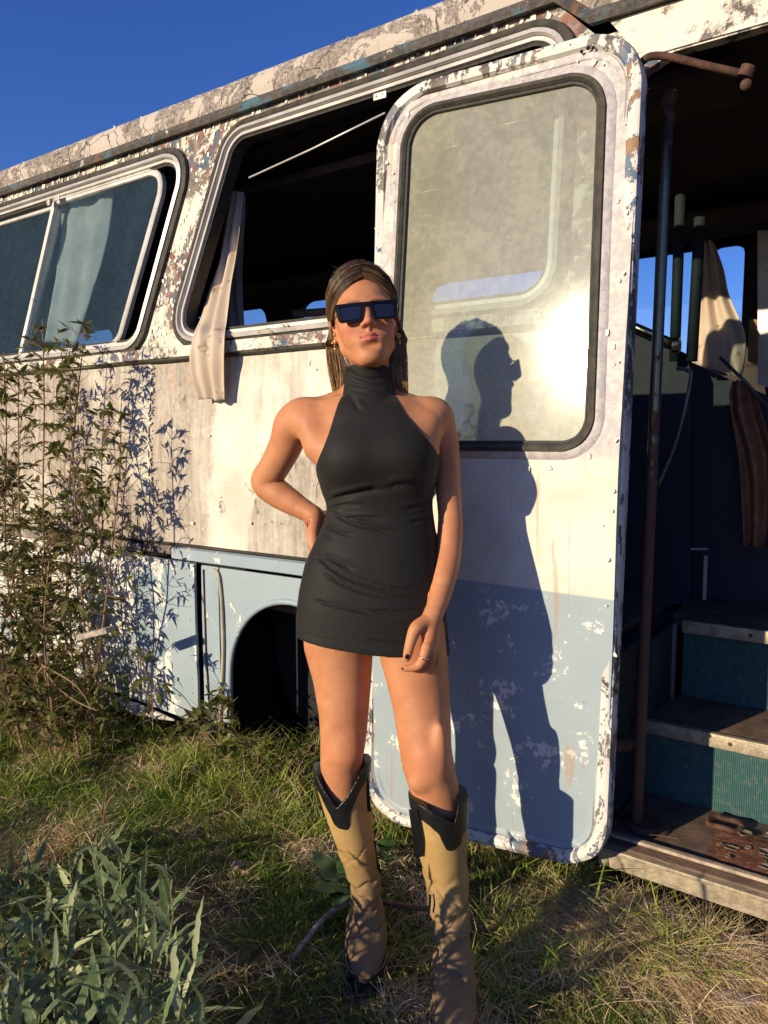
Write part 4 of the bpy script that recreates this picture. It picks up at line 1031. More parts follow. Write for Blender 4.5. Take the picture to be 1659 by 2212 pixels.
# ---- boots
def suede():
    t = NT('tan_suede'); n = t.noise(30, 8, .65); b = t.noise(6, 6, .6, .3); X, Y, Z = t.sep()
    c = t.mix(t.step(b, .35, .68), (.36, .225, .080), (.47, .305, .120))
    c = t.mix(t.ma('MULTIPLY', t.step(n, .5, .75), .35), c, (.25, .15, .08))
    wear_shade = t.step(t.ma('ADD', Z, t.ma('MULTIPLY', b, -.14)), .24, .02)  # scuffs, plus the shade low on the boots put into the colour
    c = t.mix(t.ma('MULTIPLY', wear_shade, .7), c, (.15, .105, .075))
    return t.done(c, .88, t.bump(n, .3, .002), Sheen_Weight=.0, Specular_IOR_Level=.2)
M_SUEDE = suede(); M_LEATH = simple('black_boot_leather', (.010, .011, .012), .34, .4, 45, .45, bd=.003)
M_SOLE = simple('dark_sole', (.03, .025, .02), .7, .3, 30, .3)
def make_boot(nm, shaft, foot, top, bot, ank, folds, w_c, side):
    boot = empty('boot'); wlink(boot)
    rs = rows(shaft); A = np.array(rs)
    lo = [A[:, 1].min()-.09, -.48, -.004]; hi = [A[:, 1].max()+.09, .06, A[:, 0].max()+.01]
    F = Field(lo, hi, .0024); F.loft(rs, .012, off=.0); F.loft(foot, .035, axis=1, pw=2.3)
    def fold(x, y, z):
        out = 0
        for (py, px, dz, dp, wd, sl) in folds:
            c = q(px, py, w_c); out = out+dp*np.exp(-((z-c[2]-sl*(x-c[0])+.004*np.sin(x*150))/wd)**2)*(.35+.65*np.clip((-y+.02)/.06, 0, 1))
        return out + .0012*np.sin(z*120+x*60)*np.clip((.30-z)/.1, 0, 1)
    F.add(fold)
    tz = np.array([q(a, b, w_c) for a, b in top]); bz = np.array([q(a, b, w_c) for a, b in bot])
    T_ = lambda x: np.interp(x.ravel(), tz[:, 0], tz[:, 2]).reshape(x.shape)
    B_ = lambda x: np.interp(x.ravel(), bz[:, 0], bz[:, 2]).reshape(x.shape)
    inner = F.f.copy(); zz = F.ax[2].reshape(1, 1, -1)
    F.f = np.where(zz > A[:, 0].max()-.16, np.maximum(F.f, -(inner+.005)), F.f).astype(np.float32)
    save = F.f.copy()
    F.cut(lambda x, y, z: (z-T_(x)+.002)*.7)
    F.cut(lambda x, y, z: (.012+.0*x)-z)
    V, Fc = F.nets(); V = relax(V, Fc, 1, .5); o = npmesh('leather_shaft', V, Fc, M_SUEDE, None, True); o.parent = boot; fixn(o)
    F.f = np.maximum(save-.0028, -(inner+.0062)).astype(np.float32)
    F.cut(lambda x, y, z: (z-T_(x))*.7); F.cut(lambda x, y, z: (B_(x)-z)*.6)
    V, Fc = F.nets(); V = relax(V, Fc, 1, .5); o = npmesh('black_yoke', V, Fc, M_LEATH, None, True); o.parent = boot; fixn(o)
    # sole and heel
    fr = np.array(sorted(foot)); 
    bm = bmesh.new(); L = []; Rr = []
    for y in np.linspace(fr[0, 0], fr[-1, 0], 24):
        cx = np.interp(y, fr[:, 0], fr[:, 1]); a = np.interp(y, fr[:, 0], fr[:, 3])+.004; e = min((y-fr[0, 0]), (fr[-1, 0]-y)); a *= min(1, math.sqrt(max(0, e)/.03)+.15)
        L.append((cx-a, y)); Rr.append((cx+a, y))
    ol = L+Rr[::-1]; vs = [bm.verts.new((x, y, 0.004)) for x, y in ol]; bm.faces.new(vs)
    r = bmesh.ops.extrude_face_region(bm, geom=bm.faces[:]); bmesh.ops.translate(bm, verts=[v for v in r['geom'] if isinstance(v, bmesh.types.BMVert)], vec=(0, 0, .012))
    o = bmobj('sole', bm, M_SOLE); o.parent = boot
    return boot
def footrows(heel, toe, w0, w1, hw, hh):
    """heel and toe in her frame (x), w range"""
    out = []
    prof = [(0, .50, .70), (.10, .80, 1.0), (.25, .88, 1.15), (.42, .90, 1.12), (.58, 1.0, .92), (.74, 1.0, .74), (.88, .78, .60), (.96, .50, .46), (1, .22, .30)]
    for t, a, b in prof:
        w_ = w0+(w1-w0)*t; cx = heel+(toe-heel)*t; out.append((-w_, cx, .008+hh*b, hw*a, hh*b))
    return out
fa = footrows(q(795, 1990, .0)[0]+.002, q(793, 2110, .2)[0]-.005, -.045, .222, .0475, .036)
bootA = make_boot('a', [(1640, 676, 800, .045, .072), (1690, 682, 799, .045, .071), (1740, 697, 799, .045, .070), (1802, 719, 808, .05, .062), (1845, 733, 815, .055, .056), (1885, 748, 822, .06, .050), (1920, 757, 824, .07, .046), (1960, 757, 823, .08, .047), (2000, 755, 825, .09, .050), (2040, 753, 826, .10, .05)], fa,
    [(660, 1660), (683, 1676), (700, 1700), (728, 1735), (750, 1712), (775, 1672), (786, 1660), (815, 1650)],
    [(660, 1700), (690, 1715), (704, 1741), (714, 1756), (722, 1774), (733, 1781), (752, 1782), (757, 1772), (755, 1752), (768, 1724), (781, 1700), (800, 1682), (815, 1675)], 0,
    [(1905, 790, 0, .0075, .006, .35), (1932, 790, 0, .007, .0055, -.35), (1958, 790, 0, .0065, .006, .3), (1985, 790, 0, .005, .006, -.2), (1870, 790, 0, .003, .006, -.5), (1845, 770, 0, .0022, .005, .9)], .09, -1)
fb = footrows(q(985, 2100, .18)[0], q(975, 2200, .40)[0], .150, .425, .0485, .037)
bootB = make_boot('b', [(1715, 884, 1010, .135, .075), (1760, 890, 1009, .135, .074), (1800, 897, 1009, .135, .073), (1857, 907, 1009, .145, .070), (1920, 920, 1014, .165, .065), (1972, 927, 1017, .185, .060), (2010, 935, 1017, .205, .053), (2050, 938, 1016, .225, .050), (2100, 938, 1019, .245, .050), (2150, 935, 1022, .26, .052)], fb,
    [(870, 1746), (890, 1748), (930, 1768), (985, 1796), (992, 1772), (1000, 1728), (1020, 1715)],
    [(870, 1786), (908, 1792), (930, 1802), (950, 1818), (958, 1836), (966, 1852), (978, 1857), (1000, 1850), (1005, 1830), (1030, 1820)], 0,
    [(2000, 965, 0, .0080, .006, .5), (2022, 965, 0, .0075, .006, -.3), (2045, 965, 0, .0075, .006, .55), (2072, 975, 0, .006, .006, -.35), (2110, 975, 0, .005, .006, .3), (1960, 980, 0, .0045, .007, -.7), (1930, 950, 0, .003, .01, .3)], .24, 1)
for ft, bt in ((fa, bootA), (fb, bootB)):                       # heels
    r0 = sorted(ft)[-1]; bm = bmesh.new(); box(bm, (r0[1]+.0, r0[0]-.035, .016), (.062, .06, .03), bev=.006); o = bmobj('heel', bm, M_SOLE, None, True, angle=40); o.parent = bt
def strap(pts, wd, mat, name, par, th=.003):
    P = smooth_path(pts, 16); V = []
    for i, p in enumerate(P):
        d = np.array([wd/2, 0, 0]); nn = np.array([0, -th, 0]); V += [p-d, p+d, p+d+nn, p-d+nn]
    F = [(i*4+j, i*4+(j+1) % 4, (i+1)*4+(j+1) % 4, (i+1)*4+j) for i in range(15) for j in range(4)]+[(0, 1, 2, 3), (63, 62, 61, 60)]
    o = npmesh(name, V, np.array(F), mat, None, True); o.parent = par; fixn(o, 40); return o
strap([q(789, 1660, .07), q(791, 1690, .075), q(793, 1720, .075), q(796, 1752, .072)], .014, M_LEATH, 'pull_tab', bootA)
strap([q(892, 1748, .19), q(897, 1785, .195), q(902, 1815, .195), q(902, 1850, .19)], .020, M_LEATH, 'pull_tab', bootB)
strap([q(689, 1700, .03), q(698, 1740, .03), q(702, 1757, .03)], .012, M_LEATH, 'pull_tab', bootA)
strap([q(809, 1815, .065), q(812, 1850, .07), q(822, 1885, .072)], .007, M_LEATH, 'zip', bootA)
strap([q(929, 1932, .215), q(928, 1952, .22), q(926, 1972, .222)], .006, M_LEATH, 'zip', bootB)

def on_boot(par_name, pts, r_, mat, nm, par):
    V, F, T = tube_vf(smooth_path(pts, 26), r_, 5); o = npmesh(nm, V, [F, T], mat, None, True); o.parent = par
M_STI = simple('pale_stitching', (.34, .27, .17), .8)
for ft, bt in ((fa, bootA), (fb, bootB)):
    fr = np.array(sorted(ft)); ring_ = []
    for y in np.linspace(fr[0, 0]+.004, fr[-1, 0]-.004, 26):
        cx = np.interp(y, fr[:, 0], fr[:, 1]); a = np.interp(y, fr[:, 0], fr[:, 3])+.0025; e = min((y-fr[0, 0]), (fr[-1, 0]-y)); a *= min(1, math.sqrt(max(0, e)/.03)+.12); ring_.append((cx, y, a))
    P = [(cx-a, y, .0175) for cx, y, a in ring_]+[(cx+a, y, .0175) for cx, y, a in ring_[::-1]]; P.append(P[0])
    on_boot('', P, .0016, M_STI, 'welt_stitching', bt)

# ---- sunglasses
gl = empty('sunglasses'); wlink(gl)
M_FRM = simple('dark_navy_acetate', (.004, .005, .009), .38, .1, 20, .02, Specular_IOR_Level=.25)
t = NT('smoked_lens'); X, Y, Z = t.sep()
M_LENS = t.done(t.mix(t.step(Z, 1.50, 1.545), (.050, .038, .058), (.012, .014, .034)), .06, Specular_IOR_Level=.6)
def hmesh(name, pts2, hole, y0, y1, mat, wrap=.0):
    bm = bmesh.new(); es = []
    for lp in [pts2]+([hole] if hole else []):
        vs = [bm.verts.new((a, 0, b)) for a, b in lp]; es += [bm.edges.new((vs[i], vs[(i+1) % len(vs)])) for i in range(len(vs))]
    bmesh.ops.triangle_fill(bm, edges=es, normal=(0, -1, 0))
    r = bmesh.ops.extrude_face_region(bm, geom=bm.faces[:]); nv = {v for v in r['geom'] if isinstance(v, bmesh.types.BMVert)}
    for v in bm.verts:
        x, _, z = v.co; yy = (y1 if v in nv else y0)-wrap*x*x-.10*(z-.2); v.co = Vector(hp(x, yy, z))
    o = bmobj(name, bm, mat, None, True, angle=30); o.parent = gl; return o
for s_ in (-1, 1):
    ou = rounded([(s_*.62, 2.25), (s_*6.9, 2.40), (s_*6.95, 1.3), (s_*6.45, -2.05), (s_*1.35, -2.05)], [.25, .35, .5, .9, 1.0], 5)
    inn = rounded([(s_*1.22, 1.55), (s_*6.05, 1.62), (s_*5.95, -1.55), (s_*1.72, -1.55)], [.4, .4, .8, .9], 5)
    hmesh('rim', ou, inn, 9.35, 9.0, M_FRM, .018)
    hmesh('lens', [(a*1.0, b) for a, b in rounded([(s_*1.15, 1.62), (s_*6.12, 1.70), (s_*6.02, -1.62), (s_*1.66, -1.62)], [.4, .4, .8, .9], 5)], None, 9.16, 9.10, M_LENS, .018)
    P = [hp(s_*6.75, 8.35, 1.75), hp(s_*7.15, 6.0, 1.7), hp(s_*7.3, 1.5, 1.3), hp(s_*7.3, -1.2, .5)]
    V, F, T = tube_vf(smooth_path(P, 14), .0036, 8, ell=.5); o = npmesh('temple', V, [F, T], M_FRM, None, True); o.parent = gl
hmesh('bridge', rounded([(-.75, 2.15), (.75, 2.15), (.95, 1.15), (.35, 1.45), (-.35, 1.45), (-.95, 1.15)], .2, 4), None, 9.42, 9.0, M_FRM)
# ---- earrings, bracelet, ring, nails
M_GOLD = simple('gold', (.75, .50, .15), .25, .1, 20, .05, 1.0)
M_SILV = simple('silver', (.62, .62, .60), .2, .1, 20, .05, 1.0)
M_RED = simple('red_cord', (.62, .02, .015), .7, .2, 200, .4)
M_NAIL = simple('dark_nail_polish', (.012, .006, .018), .12, .1, 20, .02)
for ex, ey in ((720.5, 739), (860.5, 725)):
    w_ = .01 if ex < 800 else .0
    a = np.linspace(0, 2*np.pi, 20); c = q(ex, ey, w_)
    er = npmesh('earring', *(lambda r: (r[0], [r[1], r[2]]))(tube_vf([c+np.array([.0045*math.cos(t), .002*math.sin(t), .005*math.sin(t)]) for t in a], .0013, 6)), M_GOLD, None, True); wlink(er)
    bm = bmesh.new(); bmesh.ops.create_icosphere(bm, subdivisions=2, radius=.003, matrix=Matrix.Translation(Vector(q(ex+3, ey+15, w_))) @ Matrix.Diagonal((.8, .8, 1.7, 1)))
    o = bmobj('drop', bm, M_GOLD, None, True); o.parent = er
    V, F, T = tube_vf([q(ex+1, ey+4, w_), q(ex+3, ey+13, w_)], .0006, 5); o = npmesh('chain', V, [F, T], M_GOLD, None, True); o.parent = er
def band(c, ax_, r, th, name, mat, tilt=None):
    ax_ = Vector(ax_).normalized(); M = ax_.to_track_quat('Z', 'X').to_matrix(); a = np.linspace(0, 2*np.pi, 30)
    P = [np.array(Vector(c)+M @ Vector((r*math.cos(t), r*math.sin(t), .0015*math.sin(3*t)))) for t in a]
    V, F, T = tube_vf(P, th, 7); return wlink(npmesh(name, V, [F, T], mat, None, True))
d_ = ARM_R[0][-1]-ARM_R[0][-3]; cb = ARM_R[0][-1]*.75+ARM_R[0][-2]*.25
br = band(cb+np.array([.002, 0, -.001]), d_+np.array([0, .02, .004]), .0245, .0011, 'bracelet', M_RED); band(cb+np.array([.005, 0, -.002]), d_+np.array([0.006, .028, .012]), .0250, .0011, 'bracelet', M_RED)
for a, b in (((658, 1127), (665, 1140)), ((664, 1122), (660, 1134))):
    V, F, T = tube_vf([q(*a, -.005), q((a[0]+b[0])/2+1, (a[1]+b[1])/2, -.002), q(*b, -.004)], .0012, 6); o = npmesh('cord_end', V, [F, T], M_RED, None, True); o.parent = br
rg = band(q(925.5, 1434, .108), q(934, 1426, .12)-q(925, 1438, .105), .0105, .0014, 'ring', M_SILV)
rg2 = band((q(915, 1421, .164)*1+q(906, 1436, .160)*0), q(906, 1436, .160)-q(921, 1404, .160), .0108, .0014, 'ring', M_SILV)
bm = bmesh.new(); bmesh.ops.create_icosphere(bm, subdivisions=1, radius=.003, matrix=Matrix.Translation(Vector(q(925, 1424, .166)))); o = bmobj('ring_stone', bm, M_SILV, None, True); o.parent = rg2
def nail(c, r, rot):
    bm = bmesh.new(); bmesh.ops.create_uvsphere(bm, u_segments=14, v_segments=8, radius=1, matrix=Matrix.Translation(Vector(c)) @ rot.to_4x4() @ Matrix.Diagonal((*r, 1)))
    wlink(bmobj('fingernail', bm, M_NAIL, None, True))
nail(q(879.8, 1417.5, .1762), (.0056, .0030, .0075), Matrix.Rotation(.15, 3, 'Y'))
nail(q(871, 1444.5, .1625), (.0050, .0030, .0026), Matrix.Rotation(0, 3, 'Y'))
nail(q(681.5, 1195.5, .0255), (.0045, .0026, .0068), Matrix.Rotation(-.1, 3, 'Y'))
# small line tattoo on the inner forearm: scribbled word and a heart
M_INK = simple('tattoo_ink', (.09, .05, .04), .6)
def arm_front(px, py):                                          # point on the surface of her left forearm
    P = np.array(ARM_L[0]); p = q(px, py, .02); best = None
    for i in range(len(P)-1):
        for t in np.linspace(0, 1, 9):
            c = P[i]*(1-t)+P[i+1]*t
            if best is None or abs(c[2]-p[2]) < best[0]: best = (abs(c[2]-p[2]), c, ARM_L[1][i]*(1-t)+ARM_L[1][i+1]*t)
    c, r_ = best[1], best[2]; dx = p[0]-c[0]; dx = max(-r_*.97, min(r_*.97, dx)); return np.array([c[0]+dx, c[1]-math.sqrt(r_*r_-dx*dx)-.0002, p[2]])
for pts in ([(949, 1167), (951, 1162), (952, 1167), (954, 1162), (956, 1166), (957, 1160), (959, 1165)], [(963, 1162), (960, 1158), (961, 1156), (963, 1158), (965, 1155), (966, 1157), (963, 1162)]):
    V, F, T = tube_vf(smooth_path([arm_front(*p) for p in pts], 26), .00045, 5); wlink(npmesh('tattoo', V, [F, T], M_INK, None, True))

# ---- hair
def hair_mat():
    t = NT('brown_hair_with_highlights'); a = t.attr('tone')
    c = t.ramp(a, [(0, (.016, .009, .005)), (.30, (.060, .032, .016)), (.6, (.165, .090, .042)), (1, (.48, .30, .14))])
    return t.done(c, .38, Specular_IOR_Level=.6, Anisotropic=.4)
M_HAIR = hair_mat()
# under layer
CC = np.array([0, 1.4, 4.7]); CRd = np.array([7.75, 9.2, 9.7])
HU = HField((-10, -12, -14), (10, 13, 16), .22)
HU.ell(CC, CRd-.30, .5)
HU.ell((0, 3.6, -2.0), (6.7, 5.6, 9.0), 2.5)
HU.ell((0, 4.2, -9.0), (6.4, 3.6, 5.0), 2.5)
ZH = ([0, 1.5, 3.2, 4.6, 5.6, 6.3, 6.8, 7.6, 12], [8.3, 8.2, 7.4, 6.0, 4.4, 2.6, .8, -.2, -.5])
def facecut(x, y, z):
    zh = np.interp(np.abs(x).ravel(), *ZH).reshape(x.shape)
    return np.minimum((zh-z)*.8, (1.7-.10*np.clip(-z, 0, 20)-y)*.9)+0*x
HU.cut(facecut); HU.cut(lambda x, y, z: (-13.2+0*x)-z)
V, Fq = HU.nets(); V = relax(V, Fq, 2, .5); cap = npmesh('hair', HB+(V*HS) @ HM.T, Fq, M_HAIR, None, True); wlink(cap); fixn(cap); colattr(cap, 'tone', np.full(len(V), .22))
CL = {-1: [(745, 704, 738), (775, 706, 750), (805, 711, 752), (830, 716, 748), (850, 722, 742)], 1: [(745, 850, 877), (775, 842, 879), (805, 840, 880), (830, 846, 881), (852, 856, 881)]}
sv = Bag(); tones = []
def strand(P, r, tone, n=15, k=3):
    P = smooth_path(P, n); rr = np.full(n, r); rr[-3:] *= (.8, .5, .2); V, F, T = tube_vf(P, rr, k, cap=False); sv.add(V, F)
    tones.append(np.repeat(np.clip(tone+np.linspace(-.36, .28, n)+.03*RNG.standard_normal(), 0, 1), k))
rg_ = random.Random(5)
def slerp(a, b, t):
    a = a/np.linalg.norm(a); b = b/np.linalg.norm(b); w_ = math.acos(max(-1, min(1, float(a@b)))); return (math.sin((1-t)*w_)*a+math.sin(t*w_)*b)/math.sin(w_)
for i in range(8500):
    s_ = -1 if i % 2 else 1; u = rg_.random()**1.25; jt = 1.0+.06*abs(rg_.gauss(0, .6))+.022*math.sin(u*23+s_*2); back = u
    ang = R(22+u*110)
    ra = np.array([s_*rg_.uniform(.0, .05), -math.cos(ang), math.sin(ang)])
    ea = np.array([s_*1.0, .02+back*.75+rg_.gauss(0, .03), -.40+.12*back+rg_.gauss(0, .03)])
    P = [HB+HM @ ((CC+slerp(ra, ea, t)*CRd*(jt+.02*math.sin(t*3.14)))*HS) for t in (0, .2, .45, .72, 1)]
    inner = rg_.random(); end = rg_.uniform(.62, 1.06) if rg_.random() < .55 else rg_.uniform(.9, 1.08); wv = rg_.uniform(0, 6.28)
    v = rg_.random()*.55+back*.45
    P.append(HB+HM @ (np.array([s_*(9.7-2.4*inner), 1.1+back*3.5+rg_.gauss(0, .3), -3.2])*HS))
    for k_, (py, a, b) in enumerate(CL[s_]):
        lx = a+(b-a)*((1-inner) if s_ < 0 else inner)
        lx = b-(b-a)*inner if s_ > 0 else a+(b-a)*inner
        w_ = -.005-.055*v-.004*k_+(.022 if s_ > 0 and k_ > 1 else 0)*(1-v)
        P.append(q(lx+1.2*math.sin(wv+k_*1.3), 745+(py-745)*end, w_))
    tone = .30+.34*rg_.random()+.16*math.sin(u*37+s_)*math.sin(u*91)+(.36*(1-u)**3)*(rg_.random() < .6)+(.25 if rg_.random() < .18 else 0)
    strand(P, rg_.uniform(.00035, .00062), tone, 16)
for i in range(2400):                                            # hair hanging behind the neck
    inner = rg_.random(); P = []
    for k_, py in enumerate((690, 730, 770, 810, 848)):
        P.append(q(722+inner*142+1.5*math.sin(inner*40+k_), py, -.062-.01*k_*.4+.008*rg_.gauss(0, 1)*(k_ == 0)))
    strand(P, .0010, .22+.25*rg_.random(), 9)
for i in range(420):                                            # fine hairs along the hair line
    s_ = rg_.choice((-1, 1)); xx = rg_.uniform(0, 6.4); zz = float(np.interp(xx, *ZH))-rg_.uniform(-.4, .55); yy = -9.0*math.sqrt(max(.05, 1-(xx/7.6)**2-((zz-4.2)/9.3)**2))+1.2
    e_ = np.array([s_*(xx+1.6), yy+1.6, zz-.6+rg_.uniform(-.5, .8)]); P = [HB+HM @ (p*HS) for p in (np.array([s_*xx, yy+.1, zz]), (np.array([s_*xx, yy, zz])+e_)/2+np.array([0, -.35, .2]), e_)]
    strand(P, .00035, .35+.3*rg_.random(), 6)
for i in range(130):                                            # flyaway hairs
    d0 = np.array([rg_.uniform(-.6, .6), rg_.uniform(-.5, .4), .8]); b0 = CC+d0/np.linalg.norm(d0)*CRd
    dd = np.array([rg_.uniform(-2.6, 1.6), rg_.uniform(-1, 2), rg_.uniform(.3, 1.9)])*(1.6 if i < 6 else 1)
    strand([HB+HM @ (p*HS) for p in (b0, b0+dd*.4+np.array([.2, 0, .4]), b0+dd*.9)], .00034, .4, 7)
V = np.vstack(sv.V); F = np.vstack(sv.Q)
hs_ = npmesh('hair_strands', V, F, M_HAIR, None, True, kind=None); hs_.parent = cap; colattr(hs_, 'tone', np.concatenate(tones))
# ================================================================ ground
def gh(x, y):                                                   # height of the ground
    return .030*mnoise.noise(Vector((x*.9, y*.9, 3)))+.022*mnoise.noise(Vector((x*3.1, y*3.1, 7)))+.016*mnoise.noise(Vector((x*8.3, y*8.3, 2)))
gxs = np.concatenate([-np.geomspace(400, 7, 16), np.arange(-6, 2.6, .07), np.geomspace(3, 400, 16)])
gys = np.concatenate([-np.geomspace(400, 2, 18), np.arange(-1.4, 4.4, .07), np.geomspace(5, 400, 16)])
V = []
for x in gxs:
    for y in gys:
        near = -6.5 < x < 3 and -2 < y < 4.5
        V.append((x, y, gh(x, y)+(.008*mnoise.noise(Vector((x*14, y*14, 1))) if near else 0)-.03))
m = len(gys); F = [(i*m+j, (i+1)*m+j, (i+1)*m+j+1, i*m+j+1) for i in range(len(gxs)-1) for j in range(m-1)]
t = NT('soil_and_thatch'); n = t.noise(7, 9, .7); f = t.noise(60, 7, .75)
c = t.mix(t.step(n, .4, .6), (.07, .046, .028), (.15, .105, .065)); c = t.mix(t.step(f, .5, .65), c, (.17, .13, .085)); c = t.mix(t.step(t.noise(2, 4, .6), .5, .62), c, (.05, .055, .022))
M_SOIL = t.done(c, .95, t.bump(f, .8, .02))
gr = npmesh('ground', V, np.array(F), M_SOIL, None, True); setm(gr, kind='structure')
def gz(x, y): return gh(x, y)-.03

# ================================================================ blades
def blade_mat(name, stops, trans=.35, rough=.55):
    t = NT(name); a = t.attr('tone'); c = t.ramp(a, stops)
    t.done(c, rough, Specular_IOR_Level=.3)
    tl_ = t.t.nodes.new('ShaderNodeBsdfTranslucent'); t.put(tl_.inputs[0], t.mix(.5, c, t.mix(1, c, (1.0, 1.0, .55), 'MULTIPLY')))
    mx = t.t.nodes.new('ShaderNodeMixShader'); mx.inputs[0].default_value = trans
    t.t.links.new(t.p.outputs[0], mx.inputs[1]); t.t.links.new(tl_.outputs[0], mx.inputs[2]); t.t.links.new(mx.outputs[0], t.out.inputs[0])
    return t.m
M_GRASS = blade_mat('green_grass', [(0, (.038, .080, .014)), (.35, (.13, .21, .030)), (.7, (.31, .39, .06)), (1, (.55, .56, .14))], .3)
M_STRAW = blade_mat('dry_straw', [(0, (.16, .10, .05)), (.4, (.56, .39, .20)), (.75, (.80, .60, .36)), (1, (.88, .74, .52))], .15, .7)
def blades(name, X, Y, H, W, lean_, tone, mat, seg=4, curl=1.0, lie=None, label=None):
    n = len(X); az = RNG.uniform(0, 2*np.pi, n); Z = np.array([gz(x, y) for x, y in zip(X, Y)])
    t = np.linspace(0, 1, seg+1)
    L = lean_*H; k = RNG.uniform(.3, 1.0, n)*curl
    out = L[:, None]*(t[None]**1.7)*(1+k[:, None]*0); up = H[:, None]*(t[None]-.42*k[:, None]*(lean_[:, None])*t[None]**2.4)
    if lie is not None: up = up*lie[:, None]+.006
    sw = RNG.normal(0, .10, n)*H
    dx, dy = np.cos(az), np.sin(az)
    cx = X[:, None]+dx[:, None]*out-dy[:, None]*sw[:, None]*t**2; cy = Y[:, None]+dy[:, None]*out+dx[:, None]*sw[:, None]*t**2; cz = Z[:, None]+up-.004
    fa = np.where(RNG.random(n) < .55, -SUN_AZ+RNG.normal(0, .7, n), az+np.pi/2+RNG.normal(0, .6, n)); wx = np.cos(fa)[:, None]*W[:, None]*(1-t**1.6*.93)*.5; wy = np.sin(fa)[:, None]*W[:, None]*(1-t**1.6*.93)*.5
    V = np.stack([np.stack([cx-wx, cy-wy, cz], -1), np.stack([cx+wx, cy+wy, cz+W[:, None]*.15], -1)], 2).reshape(-1, 3)
    b = (np.arange(n)*(seg+1)*2)[:, None]+np.arange(seg)*2
    F = np.stack([b, b+1, b+3, b+2], -1).reshape(-1, 4)
    o = npmesh(name, V, F, mat, None, True, kind='stuff', label=label)
    colattr(o, 'tone', np.clip(np.repeat(tone, (seg+1)*2)+np.tile(np.repeat(np.linspace(-.15, .15, seg+1), 2), n), 0, 1)); return o
def nz(X, Y, s, o=0): return np.array([mnoise.noise(Vector((x*s, y*s, o))) for x, y in zip(X, Y)])
def inview(X, Y, pad=.25):                                      # keep what can be seen from about here
    cx = X*math.cos(YAW)+Y*math.sin(YAW); cd = -X*math.sin(YAW)+Y*math.cos(YAW); return (np.abs(cx) < .56*np.maximum(cd, 0)+pad) & (cd > .45)
def under(X, Y): return (Y > 1.93) & ((X > -1.42) | (X < -2.10))
def scatter(n, x0, x1, y0, y1, near=True):
    X = RNG.uniform(x0, x1, n); Y = y0+(y1-y0)*RNG.random(n); k = inview(X, Y) & ~((Y > 1.95) & (X > -.66)) & (Y < 2.5)
    return X[k], Y[k]
boots_xy = [(PO+UR_*float(a)+FW_*float(b))[:2] for a, b in ((fa[4][1], fa[4][0]), (fa[1][1], fa[1][0]), (fb[4][1], fb[4][0]), (fb[1][1], fb[1][0]), (fa[7][1], fa[7][0]), (fb[7][1], fb[7][0]))]
def offboot(X, Y):
    k = np.ones(len(X), bool)
    for b in boots_xy: k &= (X-b[0])**2+(Y-b[1])**2 > .052**2
    return k
# short turf
X, Y = scatter(190000, -4.6, .5, .2, 2.45); d = nz(X, Y, 2.3, 5)+.35*nz(X, Y, 7, 9); bare = np.hypot((X+2.45)/.40, (Y-1.12)/.18) < 1
k = (RNG.random(len(X)) < np.clip(.62+d*1.3, .16, 1)) & offboot(X, Y); X, Y = X[k], Y[k]; d = d[k]
n = len(X)
blades('grass', X, Y, RNG.uniform(.02, .055, n)*(1+.6*np.clip(d, 0, 1)), RNG.uniform(.0022, .0042, n), RNG.uniform(.5, 1.5, n), np.clip(.40+.25*nz(X, Y, 3, 2)+RNG.normal(0, .13, n), 0, 1), M_GRASS, 3, label='short green turf around the boots and in the shade')
# straw thatch
X, Y = scatter(230000, -4.6, .5, .2, 2.35); right = np.clip((X+1.15)/.35, 0, 1)*np.clip((Y-.9)/.3, 0, 1); strip = np.exp(-((Y-1.93+.12*(X+1.9))/.28)**2)*(X < -1.1)*(X > -2.6)
d = nz(X, Y, 3.1, 15)+.55*nz(X, Y, 8, 19)+.35*nz(X, Y, 21, 3); k = (RNG.random(len(X)) < np.clip(.03+.60*right+.26*strip+d*1.5, .02, 1)) & offboot(X, Y); X, Y, d = X[k], Y[k], d[k]; n = len(X)
blades('dry_grass', X, Y, RNG.uniform(.018, .052, n)*(1+.7*np.clip(d, 0, 1)), RNG.uniform(.0020, .0046, n), RNG.uniform(.6, 2.2, n), np.clip(.60+.45*nz(X, Y, 5, 2)+.3*nz(X, Y, 17, 8)+RNG.normal(0, .2, n), 0, 1), M_STRAW, 4, 1.3, lie=RNG.uniform(.35, 1.2, n), label='dry straw coloured grass matted over the ground')
